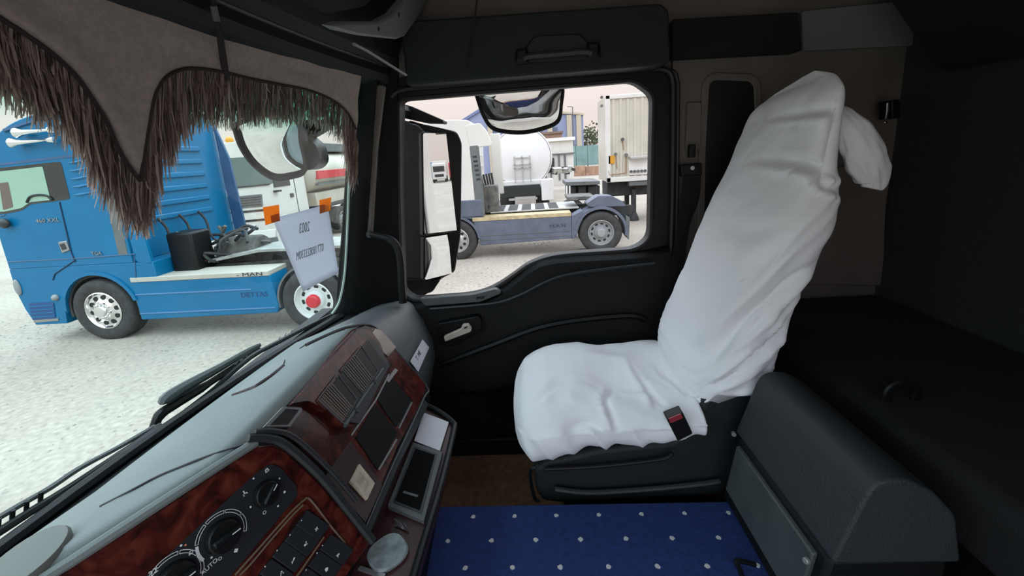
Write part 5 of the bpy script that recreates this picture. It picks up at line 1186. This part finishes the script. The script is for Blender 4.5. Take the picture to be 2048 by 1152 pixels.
g = G(); bx(g, x0 + .1, x1 - .1, YX + .4, YX + 1.5, zb - .55, zb - .02); obj('chassis', g, DKCH, xt, bevel=.03)
g = G(); bx(g, x0 + .8, x1, YX + .0, YX + .6, zb - .18, zb - .01); obj('front_crossbeam', g, GREYP, xt, bevel=.03)
for yy in (.35, 1.45):
    x = x0 + 1.05; g = G(); bx(g, x - .08, x + .08, YX + yy - .08, YX + yy + .08, .25, zb - .3); lg = obj('landing_leg', g, DKCH, xt, bevel=.01)
    g = G(); lathe(g, [(.10, .3), (.20, .06), (.20, .0)], (x, YX + yy, 0), (0, 0, 1), 14); obj('foot', g, DKCH, lg)
for x in (6.2, 7.5, 8.8):
    for s in (0, 1): wheel(xt, Vector((x0 + x, YX + .05 if s == 0 else YX + 1.85, .53)), .53, .4, out=(0, -1 if s == 0 else 1, 0))

# ---- low flatbed dolly between tank and box trailer
fb = thing('dark_flatbed_trailer', 'low dark flatbed trailer standing left of the white box trailer', 'trailer', (at(1165, 380, 14.2).x, 14.2, 0))
YL = 14.2
g = G(); prism(g, ats([(1132, 364), (1200, 362), (1200, 369), (1132, 372)], YL), (0, 1.6, 0)); obj('deck', g, GREYP, fb, bevel=.01)
for a, b in ((1136, 1152), (1156, 1172), (1176, 1200)):
    g = G(); prism(g, ats([(a, 372), (b, 371), (b, 394), (a, 396)], YL + .2), (0, 1.2, 0)); obj('equipment_box', g, DKCH, fb, bevel=.03)
for a in (1134, 1140):
    g = G(); prism(g, ats([(a - 2, 372), (a + 1, 372), (a + 1, 390), (a - 2, 390)], YL - .02), (0, .05, 0)); obj('marker_post', g, WHT, fb)
for x in (1142, 1190):
    c = at(x, 380, YL + .5); wheel(fb, Vector((c.x, YL + .3, .5)), .5, .35)

# ---- far side of the yard
def building():
    Y = 62; b = thing('blue_yellow_building', 'long pale blue building with cream pillars and stepped roof in the distance', 'building', (2, Y, 0))
    P_ = ats([(905, 300), (905, 252), (968, 214), (1040, 222), (1122, 226), (1166, 228), (1168, 300)], Y)
    P_[0].z = 0; P_[-1].z = 0
    g = G(); prism(g, P_, (0, 8, 0)); obj('walls', g, BLDB, b)
    for px in (980, 1020, 1060, 1100, 1139, 1158):
        g = G(); p = at(px, 260, Y - .2); bx(g, p.x - .35, p.x + .35, Y - .25, Y, 0, at(px, 230, Y).z); obj('pillar', g, BLDY, b)
    g = G(); prism(g, ats([(968, 211), (1166, 226), (1168, 230), (968, 217)], Y - .3), (0, 8.5, 0)); obj('roof_edge', g, BLDY, b)
    g = G(); prism(g, ats([(900, 254), (968, 211), (968, 217), (900, 260)], Y - .3), (0, 8.5, 0)); obj('gable_roof', g, mat('blue_roof', (0.1452, 0.1782, 0.33), .6), b)
    for i in range(7):
        g = G(); px = 925 + i * 30; q = at(px, 262, Y - .1); bx(g, q.x - .7, q.x + .7, Y - .12, Y, q.z - .5, q.z + .5); w_ = obj('window', g, mat('far_window', (.10, .13, .2), .2) if 'far_window' not in bpy.data.materials else bpy.data.materials['far_window'], b)
building()
def block(name, label, cat, px0, px1, ptop, Y, depth, m_, roofm=None, group=None):
    x0_, x1_, z1_ = at(px0, ptop, Y).x, at(px1, ptop, Y).x, at((px0 + px1) / 2, ptop, Y).z
    t = thing(name, label, cat, ((x0_ + x1_) / 2, Y, 0), group)
    g = G(); bx(g, x0_, x1_, Y, Y + depth, 0, z1_); obj('walls', g, m_, t)
    if roofm: g = G(); bx(g, x0_ - .15, x1_ + .15, Y - .2, Y + depth, z1_, z1_ + .25); obj('roof', g, roofm, t)
    return t, x0_, x1_, z1_
t, a, b, z = block('small_brown_building', 'small rust brown house below the distant blue building', 'building', 1070, 1124, 268, 52, 6, mat('rust_brown_wall', (0.2772, 0.165, 0.1188), .8), mat('brown_roof', (0.198, 0.132, 0.099), .8))
for i in range(3):
    g = G(); bx(g, lerp(a, b, .2 + .28 * i) - .3, lerp(a, b, .2 + .28 * i) + .3, 51.9, 52, 2.6, 3.6); obj('window', g, WINDK, t)
t, a, b, z = block('white_cargo_container', 'white site container with dark door frame near the teal fence', 'container', 1086, 1146, 282, 34, 3, WPA, WHT)
for px in (1090, 1101, 1118, 1130):
    q = at(px, 318, 33.9); g = G(); bx(g, q.x - .07, q.x + .07, 33.85, 34, .4, 2.4); obj('post', g, GREYP, t)
g = G(); q = at(1099, 305, 33.9); bx(g, q.x - .35, q.x + .35, 33.8, 34, 1.5, 2.2); obj('dark_panel', g, DKCH, t)
g = G(); bx(g, a - .1, b + .1, 33.85, 34, 2.42, 2.52); obj('lintel', g, GREYP, t)
tf = thing('teal_fence', 'teal sheet metal fence along the far side of the yard', 'fence', (8, 46, 0))
for i in range(16):
    x = at(1060, 300, 46).x + i * 1.25; g = G(); bx(g, x, x + 1.2, 46, 46.06, 1.0, 3.1); obj('sheet', g, TEAL, tf)
    g = G(); bx(g, x - .06, x + .06, 46.06, 46.16, 0, 3.3); obj('post', g, GREYP, tf)
rw = thing('low_rusty_wall', 'low rust coloured wall in front of the teal fence', 'wall', (9, 44, 0))
for i in range(10):
    x = at(1110, 330, 44).x + i * 1.6; g = G(); bx(g, x, x + 1.57, 44, 44.3, 0, .95 + .1 * (i % 2)); obj('wall_panel', g, RUSTW, rw, bevel=.02)
jk = thing('scrap_heap', 'heap of dark scrap metal on the ground beside the white tank trailer', 'scrap', (at(1120, 345, 30).x, 30, 0))
rnd = random.Random(9)
for i in range(14):
    g = G(); px = rnd.uniform(1090, 1140); c = at(px, rnd.uniform(337, 346), 29); R_ = Matrix.Rotation(rnd.random() * 3, 3, 'Z') @ Matrix.Rotation(rnd.uniform(-.4, .4), 3, 'X'); box(g, (c.x, 29 + rnd.uniform(-.6, .6), max(.2, c.z)), (rnd.uniform(.3, 1.0), .3, rnd.uniform(.15, .4)), R_); obj('scrap_piece', g, DKCH if i % 3 else STEEL, jk, bevel=.02)
for i, (px, py, Y, h) in enumerate(((1172, 274, 80, 2.4), (1188, 266, 90, 3.2), (1150, 284, 74, 1.6), (1215, 264, 104, 3.8))):
    c = at(px, py, Y); t = thing('distant_tree', ['round grey green tree just left of the box trailer', 'taller olive tree behind the box trailer edge', 'low bushy tree above the teal fence', 'tree mostly hidden behind the box trailer'][i], 'tree', (c.x, Y, 0))
    g = G(); tube(g, [(c.x, Y, 0), (c.x + .1, Y, c.z * .6), (c.x, Y, c.z)], [.22, .16, .08], 8); obj('trunk', g, DIRT, t)
    g = G(); rnd = random.Random(i)
    for k in range(170):
        u = Vector((rnd.gauss(0, 1), rnd.gauss(0, 1), rnd.gauss(0, .8))).normalized() * h * rnd.uniform(.5, 1.0); q = Vector((c.x, Y, c.z - h * .2)) + u; s = .30
        d1 = Vector((rnd.uniform(-1, 1), rnd.uniform(-1, 1), rnd.uniform(-1, 1))).normalized() * s; d2 = d1.cross(Vector((rnd.random(), rnd.random(), rnd.random()))).normalized() * s
        vs = [g.verts.new(v) for v in (q - d1, q - d2, q + d1, q + d2)]; g.faces.new(vs)
    f_ = obj('foliage', g, LEAF, t, smooth=0)
lp = thing('lamp_post', 'thin lamp post above the distant blue building', 'lamp post', (at(1145, 214, 60).x, 60, 0))
g = G(); q = at(1145, 214, 60); tube(g, [(q.x, 60, 0), (q.x, 60, q.z), (q.x - .3, 60, q.z + .1)], .07, 8); obj('pole', g, GREYP, lp)
g = G(); box(g, (q.x - .5, 60, q.z + .1), (.5, .25, .12)); obj('lamp_head', g, LGR, lp, bevel=.03)

# ---- row of parked trucks behind us (seen in the door mirror)
for i, (x, y, m_, nm) in enumerate(((72, -1.7, WPA, 'white truck parked far behind, seen in the door mirror'), (78, 1.1, RED, 'red truck parked far behind, seen in the door mirror'), (80, -4.4, BLU, 'blue truck parked far behind, seen in the door mirror'), (90, -8.5, WPA, 'second white truck beyond the red one in the mirror'))):
    t = thing('parked_truck', nm, 'truck', (x, y, 0))
    g = G(); bx(g, x, x + 2.2, y - 1.2, y + 1.2, .6, 3.4); obj('cab', g, m_, t, bevel=.15)
    g = G(); bx(g, x - .02, x + .05, y - 1.0, y + 1.0, 1.9, 2.9); obj('windshield', g, WINDK, t, bevel=.02)
    g = G(); bx(g, x - .03, x + .05, y - .8, y + .8, 1.0, 1.5); obj('grille', g, DKCH, t, bevel=.02)
    g = G(); bx(g, x + 2.5, x + 9, y - 1.25, y + 1.25, 1.2, 3.8); obj('cargo_body', g, WPA if i != 2 else BLU, t, bevel=.05)
    g = G(); bx(g, x + 1, x + 9, y - .5, y + .5, .7, 1.2); obj('chassis', g, DKCH, t)
    for dx in (1.1, 7):
        for s in (-1, 1): g = G(); lathe(g, [(.3, 0), (.5, .02), (.53, -.05), (.53, -.3), (.3, -.32)], (x + dx, y + s * 1.2, .53), (0, s, 0), 20); obj('wheel', g, TYRE, t)
